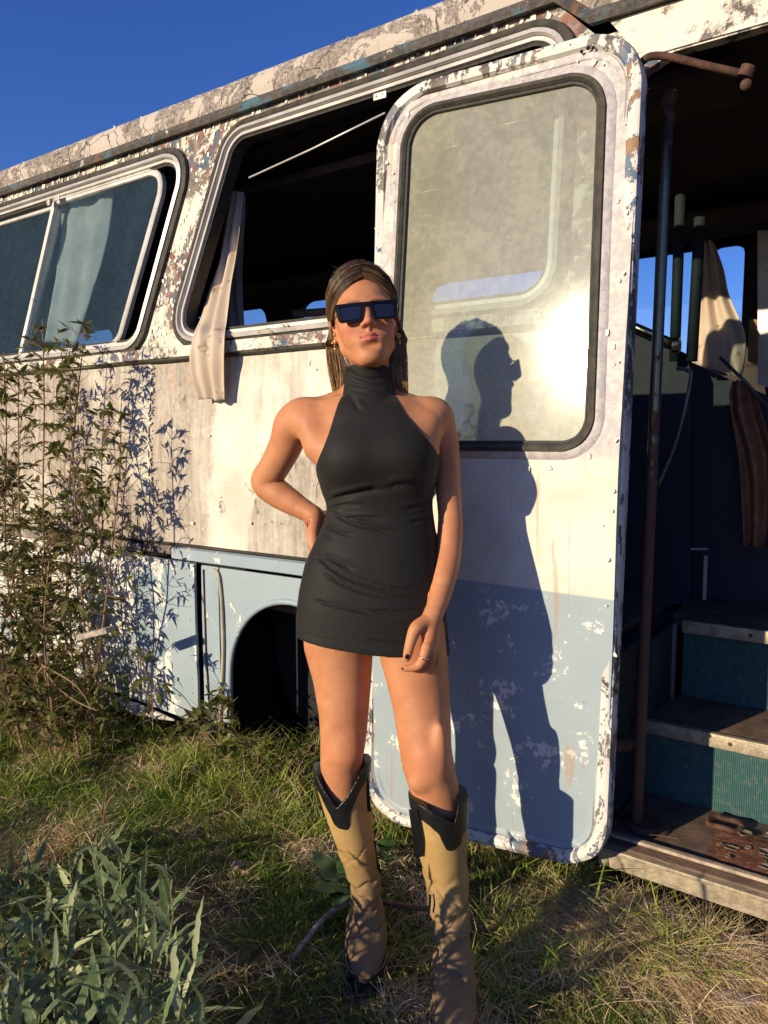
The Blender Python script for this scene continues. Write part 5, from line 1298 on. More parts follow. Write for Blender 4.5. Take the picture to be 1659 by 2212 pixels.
# long tufts
tx, ty, th = [], [], []
def tuft(px, py, n, h, sp=.05, z=0):
    p = onZ(px, py, z)
    for _ in range(n): tx.append(p.x+random.gauss(0, sp)); ty.append(p.y+random.gauss(0, sp*.7)); th.append(h*random.uniform(.55, 1.1))
for px, py, n, h in ((60, 1590, 130, .17), (130, 1560, 130, .18), (200, 1610, 130, .17), (270, 1590, 110, .16), (330, 1600, 110, .15), (30, 1680, 90, .12), (120, 1650, 90, .13), (390, 1640, 110, .13), (450, 1650, 120, .14), (520, 1640, 130, .17), (570, 1650, 110, .16), (480, 1700, 120, .11), (560, 1720, 120, .12), (640, 1700, 110, .14), (600, 1780, 130, .12), (670, 1790, 110, .13), (520, 1790, 90, .09), (650, 1640, 60, .2),
                     (420, 1740, 90, .09), (350, 1690, 90, .10), (840, 1790, 90, .17), (870, 1830, 80, .15), (1040, 1870, 60, .18), (1110, 1890, 90, .17), (1180, 1890, 80, .16), (1230, 1940, 90, .14), (1150, 1960, 100, .13), (1280, 1900, 50, .19), (1340, 1990, 90, .13), (1090, 1980, 70, .12), (1210, 2060, 60, .10), (1430, 2080, 110, .13), (1500, 2040, 50, .14), (1330, 2080, 60, .11), (1560, 2120, 70, .09), (1120, 2120, 60, .07), (1050, 2060, 50, .08), (860, 2020, 90, .07), (830, 2090, 70, .05), (700, 1620, 60, .22), (1400, 1940, 16, .24), (1480, 1960, 10, .26), (1270, 1850, 14, .30), (1180, 1850, 14, .28)):
    tuft(px, py, int(n*1.15), h)
tx, ty, th = map(np.array, (tx, ty, th)); k = ~((ty > 1.97) & (tx > -.66)) & ~((ty > 1.8) & (tx > -1.35) & (tx < -.55) & (ty < 1.93)); tx, ty, th = tx[k], ty[k], th[k]; n = len(tx)
blades('tall_grass', tx, ty, th, RNG.uniform(.0028, .0058, n), RNG.uniform(.35, 1.25, n), np.clip(.64+.2*nz(tx, ty, 5, 2)+RNG.normal(0, .15, n), 0, 1), M_GRASS, 7, 1.0, label='long green grass tufts along the bus')
k = RNG.random(n) < .42; sx = tx[k]+RNG.normal(0, .05, k.sum()); sy = ty[k]+RNG.normal(0, .04, k.sum()); n = len(sx); k2 = ~((sy > 1.97) & (sx > -.66)); sx, sy, sh = sx[k2], sy[k2], th[k][k2]; n = len(sx)
blades('dry_stalks', sx, sy, sh*1.0, RNG.uniform(.0012, .0026, n), RNG.uniform(.3, 1.3, n), np.clip(.68+RNG.normal(0, .15, n), 0, 1), M_STRAW, 7, 1.0, label='thin dry stalks among the green tufts')
wx_, wy_, wh_ = [], [], []
for px, py, n, h in ((1090, 1900, 12, .22), (1180, 1930, 12, .22), (1250, 1900, 10, .26), (1330, 1990, 16, .2), (1420, 1950, 8, .26), (1470, 2060, 22, .17), (1540, 2100, 14, .14), (1210, 2080, 12, .15), (860, 1800, 14, .18), (600, 1700, 12, .16), (480, 1640, 12, .18), (230, 1600, 14, .18), (60, 1600, 14, .17), (700, 1780, 12, .15), (840, 2030, 10, .1)):
    p = onZ(px, py, 0)
    for _ in range(n): wx_.append(p.x+random.gauss(0, .035)); wy_.append(p.y+random.gauss(0, .025)); wh_.append(h*random.uniform(.6, 1.1))
wx_, wy_, wh_ = map(np.array, (wx_, wy_, wh_)); k = ~((wy_ > 1.95) & (wx_ > -.66)); wx_, wy_, wh_ = wx_[k], wy_[k], wh_[k]; n = len(wx_)
blades('tall_grass', wx_, wy_, wh_, RNG.uniform(.005, .009, n), RNG.uniform(.4, 1.3, n), np.clip(.66+RNG.normal(0, .13, n), 0, 1), M_GRASS, 9, .9, label='broad long bright green blades standing out of the turf')
# straw mound in front of the entrance sill
X = RNG.uniform(-.66, .35, 22000); Y = 1.95-np.abs(RNG.normal(0, .11, 22000)); k = inview(X, Y); X, Y = X[k], Y[k]; n = len(X)
blades('dry_grass', X, Y, RNG.uniform(.05, .13, n), RNG.uniform(.0018, .0038, n), RNG.uniform(.5, 2.2, n), np.clip(.62+RNG.normal(0, .17, n), 0, 1), M_STRAW, 5, 1.0, lie=RNG.uniform(.4, 1.0, n), label='dry grass piled against the entrance sill')

# ================================================================ leaves
def leaf_vf(L, W, n=7, fold=.25, curl=.35, tooth=0, seed=0):
    r = random.Random(seed); V = []; 
    for i in range(n+1):
        t = i/n; w_ = W*.5*(math.sin(math.pi*min(1, t**.75))**.85)*(1 if t < 1 else 0)+.0004
        if tooth: w_ *= 1+tooth*(1 if i % 2 else -1)
        y = L*t; z = -curl*L*t*t; b = (r.random()-.5)*.06*L*t
        V += [(-w_+b, y-(.02*L if i % 2 and tooth else 0), z+fold*w_), (b, y, z), (w_+b, y-(.02*L if i % 2 and tooth else 0), z+fold*w_)]
    F = []
    for i in range(n): F += [(i*3, i*3+1, i*3+4, i*3+3), (i*3+1, i*3+2, i*3+5, i*3+4)]
    return np.array(V), np.array(F)
def orient(V, base, dirv, roll=0):
    d = Vector(dirv).normalized(); up = Vector((0, 0, 1)) if abs(d.z) < .95 else Vector((1, 0, 0))
    x = d.cross(up).normalized(); z = x.cross(d); M = np.array([[x[i], d[i], z[i]] for i in range(3)]); c, s_ = math.cos(roll), math.sin(roll)
    return (V @ np.array([[c, 0, -s_], [0, 1, 0], [s_, 0, c]])) @ M.T+np.array(base)
M_WEED = blade_mat('weed_leaf', [(0, (.032, .045, .012)), (.4, (.085, .105, .024)), (.75, (.18, .185, .045)), (1, (.30, .22, .10))], .35)
M_STEM = simple('dry_brown_stem', (.27, .17, .095), .8, .4, 60, .5)
M_SEED = blade_mat('dry_flower_heads', [(0, (.10, .05, .03)), (1, (.34, .22, .15))], .2)
lv_proto = [leaf_vf(1, .36, 4, .3, c, 0, i) for i, c in enumerate((.1, .4, .9, -.3))]
def weed(base, tip, label, n=70, ll=.06, bushy=1.0, r0=.006, top=False, low=.12, rs=0):
    rr = random.Random(rs); P0 = Vector(base); P1 = Vector(tip); mid = (P0+P1)/2+Vector((rr.uniform(-.11, .09), rr.uniform(-.06, .0), 0))
    root = empty('weed', tuple(P0), label, 'weed', 'tall leafy weeds against the bus')
    st = smooth_path([P0-Vector((0, 0, .03)), P0*.66+mid*.34+Vector((rr.uniform(-.02, .02), 0, 0)), mid, P1*.6+mid*.4+Vector((rr.uniform(-.02, .02), 0, 0)), P1], 24)
    V, F, T = tube_vf(st, np.linspace(r0, r0*.3, 24), 7); npmesh('stem', V, [F, T], M_STEM, root, True)
    lb = Bag(); tn = []; tb = Bag(); hd = Bag(); htn = []
    def addleaf(p, d, L, tone):
        V, F = lv_proto[rr.randrange(4)]; lb.add(orient(V*L, p, d, rr.uniform(-.8, .8)), F); tn.extend([tone]*len(V))
    H = (P1-P0).length
    nb = int(n*.35)
    for i in range(nb):
        t = low+(1-low)*((i+rr.random())/nb); p = st[min(23, int(t*23))]; a = rr.uniform(0, 6.28)
        if math.sin(a) > .3 and p[1] > 1.75: a = -a
        bl = rr.uniform(.04, .17)*bushy*(1.25-t*.6); d = Vector((math.cos(a), math.sin(a)*.75, rr.uniform(.1, .7))).normalized()
        e = Vector(p)+d*bl; m_ = Vector(p)+d*bl*.5+Vector((0, 0, .012)); e.z -= rr.uniform(0, .03)
        if e.y > 1.93: e.y = 1.93-rr.random()*.02
        bp = smooth_path([p, m_, e], 6); V, F, T = tube_vf(bp, np.linspace(.0018, .0007, 6), 4, cap=False); tb.add(V, F)
        for j in range(rr.randint(4, 9)):
            s_ = rr.uniform(.5, 1); pp = bp[min(5, int(s_*5.99))]; aa = a+rr.uniform(-2.3, 2.3)
            dd = Vector((math.cos(aa), math.sin(aa), rr.uniform(-.6, .9))); tone = min(1, max(0, rr.gauss(.60, .22)))
            addleaf(pp, dd, ll*rr.choice((.45, .7, .9, 1.2)), tone)
        if top and t > .7 and rr.random() < .6:
            for j in range(16):
                pp = Vector(e)+Vector((rr.gauss(0, .012), rr.gauss(0, .012), rr.gauss(.008, .012))); V, F = lv_proto[0]; hd.add(orient(V*.012, pp, Vector((rr.gauss(0, 1), rr.gauss(0, 1), rr.gauss(.3, 1)))), F); htn.extend([rr.random()]*len(V))
    for i in range(int(nb*.9)):
        t = rr.uniform(.05, .95); p = Vector(st[min(23, int(t*23))]); a = rr.uniform(0, 6.28); L = rr.uniform(.05, .20)*bushy; e = p+Vector((math.cos(a)*L*.8, -abs(math.sin(a))*L*.5, L*rr.uniform(-.2, .9)))
        V, F, T = tube_vf(smooth_path([p, (p+e)/2+Vector((rr.gauss(0, .012), 0, rr.gauss(0, .012))), e], 5), np.linspace(.0014, .0005, 5), 4, cap=False); tb.add(V, F)
    if tb.V: tb.make('twigs', M_STEM, root, True, 'stuff')
    o = lb.make('foliage', M_WEED, root, True, 'stuff'); colattr(o, 'tone', tn)
    if hd.V: o = hd.make('seed_heads', M_SEED, root, True, 'stuff'); colattr(o, 'tone', htn)
    return root
def pz(px, py, Y): return tuple(onY(px, py, Y))
W_ = [((130, 1545), (185, 698, 1.72), 'tallest weed in front of the left sliding window, leafy at its tip', 150, 1.0, True),
      ((105, 1560), (92, 690, 1.70), 'weed with a bare spike top just left of the tallest weed', 110, .9, True),
      ((165, 1545), (150, 770, 1.70), 'weed with a thick leaning tan stem crossing the belt moulding', 120, 1.0, True),
      ((170, 1550), (262, 868, 1.74), 'weed whose leafy side shoot reaches furthest right over the dirty panel', 120, 1.15, False),
      ((60, 1580), (40, 800, 1.68), 'weed with dry flower heads near the left edge of the photo', 120, 1.0, True),
      ((10, 1590), (8, 760, 1.66), 'weed at the very left edge of the photo rising over the window sill', 120, 1.0, True),
      ((140, 1560), (190, 1000, 1.66), 'shorter weed with dense leaves in the middle of the clump', 120, 1.1, False),
      ((90, 1600), (120, 1100, 1.60), 'short bushy weed at the front of the clump', 200, 1.2, False),
      ((20, 1620), (40, 1180, 1.58), 'low bushy weed at the front left of the clump', 220, 1.2, False),
      ((40, 1500), (20, 1000, 1.70), 'densest leafy weed at the left edge, half way up the clump', 260, 1.3, True),
      ((90, 1520), (110, 1200, 1.70), 'low dense weed hiding the rear end of the pale blue hatch', 230, 1.25, False),
      ((70, 1540), (75, 1290, 1.66), 'lowest dense weed between the broken stems and the left edge', 240, 1.3, False),
      ((205, 1500), (222, 1080, 1.80), 'slender weed close to the hatch of the bus', 60, .7, False)]
for i, (b, t_, lb_, n, bu, tp) in enumerate(W_):
    bb = onZ(*b, .0); Yb = min(bb.y, t_[2]); bx = onY(b[0], b[1], t_[2]-.03); weed((bx.x, t_[2]+.03, 0), pz(t_[0], t_[1], t_[2]+.07), lb_, int(n*1.35), .045, bu, .0065, tp, .12, i*7+1)
# low ones
weed(pz(560, 1625, 1.86), pz(505, 1512, 1.84), 'low leafy weed at the front edge of the wheel arch', 60, .045, .8, .003, False, .1, 91)
weed(pz(470, 1620, 1.84), pz(455, 1530, 1.84), 'small pale leafed weed below the skirt strip', 50, .05, .7, .003, False, .1, 92)
weed(pz(330, 1560, 1.76), pz(300, 1400, 1.72), 'sprawling half dead weed in front of the torn hatch corner', 34, .045, .55, .003, False, .1, 93)
weed(pz(650, 1700, 1.9), pz(690, 1585, 1.92), 'thin dry twiggy weed in front of the dark wheel arch', 16, .022, .7, .002, True, .3, 94)
# broken dry stems leaning out of the clump
root = empty('broken_stems', pz(95, 1430, 1.6), 'bent broken tan stems lying in front of the weed clump', 'dry stems')
for a in ([(90, 1435), (120, 1480), (165, 1515), (210, 1535)], [(92, 1437), (150, 1470), (180, 1500), (196, 1530)], [(96, 1440), (100, 1480), (104, 1530)], [(92, 1440), (75, 1470), (88, 1500)]):
    V, F, T = tube_vf(smooth_path([pz(x, y, 1.58) for x, y in a], 12), np.linspace(.0035, .002, 12), 6); npmesh('stem', V, [F, T], M_STEM, root, True)
# weathered board end
c = onY(205, 1368, 1.62); bm = bmesh.new(); box(bm, (0, 0, 0), (.15, .045, .022), Matrix.Rotation(.25, 3, 'Z') @ Matrix.Rotation(-.28, 3, 'Y'), .004)
for v in bm.verts: v.co += Vector((.004*mnoise.noise(v.co*60), 0, .006*mnoise.noise(v.co*40)))
bmesh.ops.translate(bm, verts=bm.verts, vec=c); o = bmobj('board_fragment', bm, simple('weathered_wood', (.42, .36, .30), .9, .5, 40, .7), None, True, angle=40); setm(o, 'small weathered board end caught between the weed stems', 'board')

# ================================================================ silvery shrub in the foreground
def silver_mat():
    t = NT('silvery_green_leaf'); n = t.noise(70, 6, .65); Xg = t.sep(t.obj)
    c = t.mix(t.step(n, .3, .7), (.065, .125, .042), (.20, .275, .105)); e = t.step(t.ma('ABSOLUTE', Xg[0]), .004, .008)
    oi = t.t.nodes.new('ShaderNodeObjectInfo'); c = t.mix(t.step(oi.outputs['Random'], .62, .95), c, (.48, .52, .27)); c = t.mix(t.ma('MULTIPLY', e, .35), c, (.46, .48, .30))
    t.done(c, .7, t.bump(n, .4, .002), Sheen_Weight=.08)
    tl_ = t.t.nodes.new('ShaderNodeBsdfTranslucent'); tl_.inputs[0].default_value = (.20, .25, .08, 1)
    mx = t.t.nodes.new('ShaderNodeMixShader'); mx.inputs[0].default_value = .30
    t.t.links.new(t.p.outputs[0], mx.inputs[1]); t.t.links.new(tl_.outputs[0], mx.inputs[2]); t.t.links.new(mx.outputs[0], t.out.inputs[0]); return t.m
M_SILV_L = silver_mat()
lm = []
for i in range(10):
    V, F = leaf_vf(.080+.006*i, .0150+.001*(i % 4), 14, .30, (.35, .7, 1.0, .1, .5)[i % 5], .13, i)
    me = bpy.data.meshes.new('leaf'); me.from_pydata(V.tolist(), [], F.tolist()); me.materials.append(M_SILV_L); me.polygons.foreach_set('use_smooth', [True]*len(me.polygons)); lm.append(me)
ST_G = simple('pale_green_stem', (.16, .18, .09), .8, .3, 60, .3)
def leafobj(par, p, d, sc=1, roll=0, mi=None):
    o = bpy.data.objects.new('leaf', lm[random.randrange(10) if mi is None else mi]); COL.objects.link(o); o.parent = par; o.matrix_parent_inverse = worldm(par).inverted()
    d = Vector(d).normalized(); up = Vector((0, 0, 1)) if abs(d.z) < .95 else Vector((1, 0, 0)); x = d.cross(up).normalized(); z = x.cross(d)
    M = Matrix((x, d, z)).transposed() @ Matrix.Rotation(roll, 3, 'Y'); o.matrix_basis = Matrix.Translation(p) @ M.to_4x4() @ Matrix.Diagonal((sc, sc, sc, 1)); return o
def shrub(shoots, center, label):
    root = empty('silvery_shrub', (center[0], center[1], 0), label, 'shrub', 'silvery leaved shrubs in the foreground'); rr = random
    for (px, py, Y, nl) in shoots:
        tip = onY(px, py, Y); base = Vector((center[0]+(tip.x-center[0])*.45, center[1]+(tip.y-center[1])*.45, -.02)); mid = (tip+base)/2+Vector(((tip.x-base.x)*.2, (tip.y-base.y)*.2, -.02))
        st = smooth_path([base, mid, tip-Vector((0, 0, .012))], 16); V, F, T = tube_vf(st, np.linspace(.0045, .0022, 16), 6); npmesh('stem', V, [F, T], ST_G, root, True)
        for i in range(nl):
            t = i/(nl-1); s_ = .28+.72*t**.8; p = Vector(st[min(15, int(s_*15))]); a = i*2.4+rr.random()*.5
            el = .50+.85*t+rr.uniform(-.35, .2); d = Vector((math.cos(a)*math.cos(el), math.sin(a)*math.cos(el), math.sin(el)))
            leafobj(root, p, d, (1.15-.5*t**2)*rr.uniform(.7, 1.25), rr.uniform(-1.1, 1.1))
    return root
c1 = onZ(215, 2075, 0); c2 = onZ(70, 2130, 0)
shrub([(208, 1800, 1.02, 17), (262, 1850, .98, 16), (150, 1855, 1.0, 15), (305, 1870, .95, 14), (372, 1888, .92, 13), (220, 1915, .88, 16), (300, 1950, .84, 15), (372, 1975, .84, 14), (420, 2060, .80, 12), (330, 2040, .76, 15), (250, 2020, .78, 15), (395, 2140, .74, 12), (300, 2130, .68, 15), (215, 2120, .68, 13), (440, 2180, .72, 9), (350, 2205, .62, 12), (255, 2205, .60, 12)], c1, 'larger silvery green shrub with long toothed leaves, right of the bottom left corner')
shrub([(62, 1880, .98, 15), (10, 1900, .95, 14), (112, 1905, .94, 15), (150, 1975, .84, 15), (70, 1985, .82, 15), (5, 2000, .8, 13), (120, 2075, .72, 15), (40, 2090, .70, 14), (165, 2165, .62, 13), (85, 2180, .6, 13), (10, 2190, .6, 12)], c2, 'smaller silvery green shrub cut off by the bottom left corner')
root = empty('dry_twig', pz(215, 1900, 1.1), 'bare reddish dry twig standing above the silvery shrub', 'twig')
for a in ([(218, 1900), (221, 1830), (224, 1770), (231, 1700)], [(223, 1770), (212, 1742), (196, 1736)], [(226, 1750), (238, 1725), (248, 1718)], [(222, 1800), (236, 1788)]):
    V, F, T = tube_vf(smooth_path([pz(x, y, 1.12) for x, y in a], 9), np.linspace(.0024, .0012, 9), 6); npmesh('twig_branch', V, [F, T], simple('reddish_twig', (.26, .13, .08), .8), root, True)

# ================================================================ broad dock leaves, sticks, stone
t = NT('dock_leaf'); n = t.noise(30, 6, .6); M_DOCK = t.done(t.mix(t.step(n, .35, .65), (.035, .085, .022), (.075, .14, .035)), .5, t.bump(t.noise(40, 5, .6), .5, .004))
bp = onZ(752, 1935, .0); root = empty('dock_plant', tuple(bp), 'broad leaved green dock plant on the ground beside the farther boot', 'plant')
for (px, py, z_, L, W, s_) in ((690, 1868, .05, .13, .07, 1), (700, 1935, .045, .12, .085, 2), (730, 1962, .03, .10, .08, 3), (742, 1850, .08, .12, .05, 4), (836, 1818, .08, .11, .05, 5), (850, 1870, .06, .11, .055, 6)):
    V, F = leaf_vf(L, W, 10, .12, .25, .05, s_); V[:, 2] += .006*np.sin(V[:, 1]*120); tgt = onZ(px, py, z_); b_ = Vector((bp.x, bp.y, .02))
    if px > 800: b_ = onZ(833, 1850, .01)
    d = tgt-b_; pt = b_+d*.2; V = orient(V, pt, d+Vector((0, 0, d.length*.5)), 0); npmesh('leaf', V, F, M_DOCK, root, True)
def stickobj(name, pts, r, mat, label, cat, z=.012):
    V, F, T = tube_vf(smooth_path([tuple(onZ(x, y, z_)) for x, y, z_ in pts], 18), r, 9); V = V+np.array([[.0012*mnoise.noise(Vector(v)*90)]*3 for v in V]); o = npmesh(name, V, [F, T], mat, None, True); return setm(o, label, cat)
def stick_mat():
    t = NT('grey_stick_bark'); n = t.noise(50, 6, .65); return t.done(t.mix(t.step(n, .35, .65), (.15, .12, .10), (.36, .32, .28)), .85, t.bump(n, .6, .003))
stickobj('fallen_stick', [(633, 2068, .012), (662, 2030, .016), (690, 1994, .022), (722, 1965, .03), (765, 1945, .03)], np.linspace(.0065, .0085, 18), stick_mat(), 'straight grey stick lying on the grass left of the boots', 'stick')
stickobj('dead_root', [(818, 1948, .03), (850, 1952, .03), (885, 1960, .028), (925, 1962, .022)], .0075, simple('brown_root_bark', (.16, .085, .05), .85, .4, 50, .6), 'short brown dead branch on the grass between the two boots', 'branch')
def stone(px, py, s, label, mat, k=1):
    p = onZ(px, py, s[2]*.4); bm = bmesh.new(); bmesh.ops.create_icosphere(bm, subdivisions=3, radius=1)
    for v in bm.verts: v.co *= 1+.35*mnoise.noise(v.co*1.3+Vector((px, 0, 0))); v.co = Vector((v.co.x*s[0], v.co.y*s[1], v.co.z*s[2]))
    bmesh.ops.rotate(bm, verts=bm.verts, cent=(0, 0, 0), matrix=Matrix.Rotation(k, 3, 'Z')); bmesh.ops.translate(bm, verts=bm.verts, vec=p); setm(bmobj('stone', bm, mat, None, True), label, 'stone')
M_STN = simple('pale_stone', (.34, .29, .27), .85, .35, 25, .7)
stone(1597, 2158, (.045, .02, .012), 'flat pale grey stone in the grass at the lower right', M_STN, .5)
stone(513, 1868, (.016, .014, .012), 'small pinkish stone on the turf left of the farther boot', simple('pinkish_stone', (.26, .17, .15), .85, .35, 25, .7), 1)

# ================================================================ curtains and a jacket
def cloth(name, rws, mat, label, cat, folds=4, amp=.012, nx=36, ny=46, parent=None, noise_=.006):
    """rws: (px left, px right, py, depth Y)"""
    A = np.array([list(onY(a, py, Y))+list(onY(b, py, Y)) for a, b, py, Y in rws]); A = np.array([smooth_path(list(A), ny)][0])
    V = []
    for j in range(ny):
        l = A[j, :3]; r_ = A[j, 3:]
        for i in range(nx+1):
            s_ = i/nx; p = l*(1-s_)+r_*s_; a = amp*math.sin(s_*math.pi*2*folds+.9*math.sin(j*.11))
            p = p+np.array([0, a+noise_*mnoise.noise(Vector((s_*6, j*.15, 3))), noise_*mnoise.noise(Vector((s_*4, j*.1, 9)))]); V.append(p)
    F = [(j*(nx+1)+i, j*(nx+1)+i+1, (j+1)*(nx+1)+i+1, (j+1)*(nx+1)+i) for j in range(ny-1) for i in range(nx)]
    o = npmesh(name, V, np.array(F), mat, parent, True)
    md = o.modifiers.new('thick', 'SOLIDIFY'); md.thickness = .002
    if cat: setm(o, label, cat)
    return o
t = NT('curtain_linen'); n = t.noise(5, 6, .6); f = t.noise(240, 3, .6); X_, Y_, Z_ = t.sep()
c = t.mix(t.step(n, .35, .7), (.50, .40, .30), (.60, .50, .39)); c = t.mix(t.ma('MULTIPLY', t.step(t.noise(14, 6, .7), .58, .68), .8), c, (.22, .14, .07))
M_CURT = t.done(c, .95, t.bump(f, .2, .001))
lw = lambda z: lean(z)
cloth('curtain', [(500, 526, 415, 2.17), (487, 524, 470, 2.16), (472, 514, 560, 2.14), (452, 503, 620, 2.11), (430, 495, 690, 2.045), (418, 489, 722, 1.965), (411, 487, 762, 1.945), (414, 484, 800, 1.945), (424, 484, 840, 1.948), (430, 485, 864, 1.95)], M_CURT, 'beige curtain hanging out over the sill of the open window', 'curtain', 2.6, .010)
for k, (px, py) in enumerate(((447, 858), (474, 853))):
    p = onY(px, py, 1.932); a = np.linspace(0, 2*np.pi, 14); V, F, T = tube_vf([(p.x+.006*math.cos(q_), p.y, p.z+.006*math.sin(q_)) for q_ in a], .002, 6)
cloth('curtain', [(500, 528, 420, 2.26), (500, 524, 520, 2.26), (492, 520, 600, 2.26), (488, 524, 680, 2.26), (486, 530, 740, 2.26)], simple('shaded_curtain_cloth', (.34, .31, .28), .95, .2, 9, .3), 'curtain in greyed shade tone hanging inside behind the beige one', 'curtain', 2.2, .010)  # interior shade is put into the grey cloth colour
cloth('curtain', [(1512, 1540, 520, 3.75), (1512, 1562, 580, 3.75), (1508, 1575, 640, 3.72), (1500, 1606, 710, 3.68), (1497, 1610, 750, 3.66), (1500, 1606, 790, 3.64), (1560, 1602, 812, 3.63)], M_CURT, 'beige curtain gathered over the partition inside the doorway', 'curtain', 2.2, .018)
cloth('curtain', [(132, 246, 405, 2.13), (128, 232, 500, 2.12), (118, 205, 620, 2.10), (100, 172, 740, 2.08)], simple('pale_curtain_cloth', (.74, .74, .68), .95, .15, 9, .3), 'pale curtain hanging behind the sliding glass of the left window', 'curtain', 2.0, .012)
jk = simple('brown_jacket_leather', (.30, .135, .07), .6, .3, 25, .4)
cloth('jacket', [(1583, 1610, 822, 3.0), (1574, 1632, 850, 2.98), (1578, 1650, 900, 2.97), (1588, 1662, 950, 2.97), (1598, 1668, 1010, 2.98), (1604, 1662, 1100, 3.0), (1608, 1650, 1180, 3.0)], jk, 'brown leather jacket hanging over the partition inside the doorway', 'jacket', 1.6, .022)
V, F, T = tube_vf([onY(1555, 772, 2.86), onY(1600, 815, 2.86), onY(1680, 900, 2.86)], .006, 8); setm(npmesh('umbrella', V, [F, T], simple('dark_grey_rod', (.10, .10, .11), .4, metal=.5), None, True), 'thin dark rod leaning across the jacket inside the doorway', 'rod').name = 'leaning_rod'
# small leaf litter lying on the window sill
sb = Bag()
for i in range(60):
    x = random.uniform(-1.95, -1.6); z = 1.668+random.random()*.006; V, F = lv_proto[i % 4]; sb.add(orient(V*random.uniform(.012, .03), (x, WALL+lean(z)-.02+random.random()*.03, z), (random.gauss(0, 1), random.gauss(0, 1), .1)), F)
o = sb.make('leaf_litter', M_STRAW, None, False, 'stuff', 'dry leaf crumbs on the sill of the open window'); colattr(o, 'tone', np.full(len(o.data.vertices), .45))

# ================================================================ paint flakes curling off the bus
fl = Bag()
def flake(x, z, base, s):
    k = random.randint(5, 7); a0 = random.random()*6; y0 = base+lean(z); hing = random.random()*6.28; lift = random.uniform(.08, .42)
    pts = []; 
    for i in range(k):
        a = a0+i*2*math.pi/k+random.uniform(-.3, .3); r_ = s*random.uniform(.5, 1.15); px_, pz_ = r_*math.cos(a), r_*1.3*math.sin(a)
        h_ = (px_*math.cos(hing)+pz_*math.sin(hing)+s)*.5; pts.append((x+px_, y0-.0015-lift*h_*h_/s, z+pz_))
    c_ = (x, y0-.002-lift*s*.25, z); V = pts+[c_]; fl.add(V, None, [(i, (i+1) % k, k) for i in range(k)])
def along(path, n, off, base, s, sd=.006):
    P = np.array(path); L = len(P)
    for _ in range(n):
        i = random.randrange(L); a = P[i]; b = P[(i+1) % L]; u = random.random(); p = a*(1-u)+b*u; t = b-a; ln = np.hypot(*t)+1e-9; nn = np.array([t[1], -t[0]])/ln; o_ = random.gauss(off, sd); flake(p[0]+nn[0]*o_, p[1]+nn[1]*o_, base, s*random.uniform(.4, 1.5))
along(resample(WIN2, .03), 70, -.050, WALL-.001, .006, .006); along(resample(WIN1, .03), 70, -.050, WALL-.001, .007, .010)
along(resample(DO, .03), 36, .016, DOOR-.006, .005, .010); along(resample(DW, .03), 30, -.05, DOOR-.003, .007, .010)
for _ in range(80):
    z_ = random.uniform(1.67, 2.42); flake(-2.53+(z_-1.655)*.395+random.uniform(-.06, .06), z_, WALL-.001, random.uniform(.003, .010))
for _ in range(110): flake(random.uniform(-3.9, -.7), 2.44+random.random()*.04, WALL-.002, random.uniform(.004, .012))
for _ in range(22): flake(random.uniform(-3.2, -.7), random.uniform(.9, 1.55), WALL-.005, random.uniform(.003, .008))
for _ in range(80): flake(-2.54+random.gauss(0, .006), random.uniform(.9, 1.58), WALL-.004, random.uniform(.003, .009))
fl.make('paint_flakes', simple('flake_white', (.74, .70, .63), .7, .15, 10, .1), bus, False, 'stuff')
rf = Bag(); fl = rf
for _ in range(420):
    x = random.uniform(-4.2, .1); zz = random.uniform(2.53, 2.60); flake(x, zz, WALL+.008-(lean(zz)-lean(2.5)), random.uniform(.005, .022))
rf.make('roof_flakes', M_ROOF, bus, False, 'stuff')

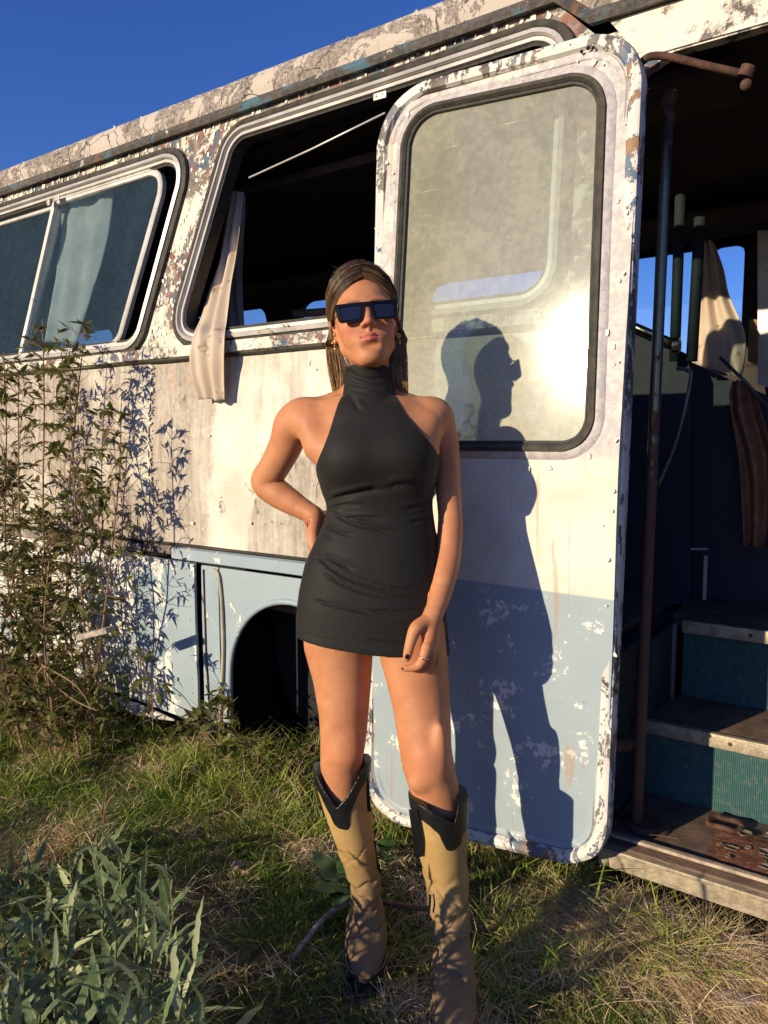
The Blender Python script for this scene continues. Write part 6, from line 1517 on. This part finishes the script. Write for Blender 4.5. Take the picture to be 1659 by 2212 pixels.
# ================================================================ trees and hedge behind the camera (the hedge casts the foreground shade, the trees fill the pane reflections)
M_HEDGE = blade_mat('hedge_leaf', [(0, (.03, .05, .015)), (.5, (.07, .10, .03)), (1, (.20, .19, .06))], .3)
def hedge_bush(x, y, h, r_, label, n=3600, ls=.07, seed=0, cat='bush', grp='bushes behind the photographer'):
    rr = np.random.default_rng(seed); root = empty('hedge_bush' if cat == 'bush' else 'tree', (x, y, 0), label, cat, grp)
    if cat == 'bush': c0 = h*.5; rz = h*.5
    else: c0 = h*.60; rz = h*.40
    d = rr.normal(size=(n, 3)); d /= np.linalg.norm(d, axis=1)[:, None]; rad = rr.random(n)**.45
    P = d*rad[:, None]*np.array([r_, r_*.7, rz]); lump = np.array([mnoise.noise(Vector(a)*2.2+Vector((seed, 0, 0))) for a in d]); P *= (1+.28*lump)[:, None]; P += np.array([x, y, c0])
    P = P[P[:, 2] > .02]; n = len(P)
    A = rr.normal(size=(n, 3)); A /= np.linalg.norm(A, axis=1)[:, None]; B = np.cross(A, rr.normal(size=(n, 3))); B /= np.linalg.norm(B, axis=1)[:, None]; s_ = ls*rr.uniform(.6, 1.3, n)[:, None]
    V = np.stack([P-A*s_*.5, P+B*s_*.22, P+A*s_*.5, P-B*s_*.22], 1).reshape(-1, 3); F = np.arange(n*4).reshape(n, 4)
    o = npmesh('crown', V, F, M_HEDGE, root, False); colattr(o, 'tone', np.repeat(np.clip(rr.normal(.5 if cat == 'bush' else .65, .2, n), 0, 1), 4))
    V, F, T = tube_vf([(x, y, -.1), (x+.03, y, h*.35), (x, y+.03, h*.75)], [.05*h/2, .035*h/2, .008*h], 8); npmesh('trunk', V, [F, T], M_STEM, root, True)
HB_ = [(-6.9, -4.2, 1.75, 1.0), (-5.5, -4.0, 1.62, .95), (-4.4, -4.1, 1.42, .9), (-3.5, -4.0, 1.34, .8), (-2.6, -4.1, 1.42, .7), (-1.75, -4.1, 1.14, .6), (-8.4, -4.0, 1.8, 1.1)]
for i, (x, y, h_, r_) in enumerate(HB_): hedge_bush(x, y, h_, r_, ('leftmost bush but one of the hedge behind the photographer', 'tall bush left of the middle of the hedge behind the photographer', 'wide bush in the middle of the hedge behind the photographer', 'bush right of the middle of the hedge behind the photographer', 'low bush, second from the right end of the hedge behind the photographer', 'lowest bush at the right end of the hedge behind the photographer', 'leftmost and broadest bush of the hedge behind the photographer')[i], 4200, .06, 40+i)
for i, (x, y, h_, r_) in enumerate(((-18, -6.5, 12.5, 4.0), (-17, -11.0, 15.0, 4.2), (-11.5, -10.5, 13.0, 3.0), (-26, -5, 13, 4.5))): hedge_bush(x, y, h_, r_, ('yellowing tree mirrored in the left pane of the sliding window', 'unseen tall tree added to darken the right pane of the sliding window', 'dark tree nearest the hedge, right of the other trees', 'farthest tree, left of the others beyond the grass')[i], 22000, .26, 60+i, 'tree', 'trees mirrored in the left window')  # right pane tree added to cover bright sky reflected there

# unseen low bushes added by the camera to shade boots and silvery shrub
for i, (x, y, h_, r_, n_) in enumerate(((-1.40, .30, .46, .15, 340), (-1.10, .24, .54, .15, 340), (-1.72, .22, .42, .22, 700), (-2.15, .30, .44, .24, 700))):
    hedge_bush(x, y, h_, r_, ('lower of two unseen bushes added left of the photographer to shade the boots', 'taller of two unseen bushes added left of the photographer to shade the boots', 'squat unseen bush added farther left of the photographer to shade the silvery shrub', 'squat unseen bush added farthest left of the photographer to shade the silvery shrub')[i], n_, .045, 80+i)
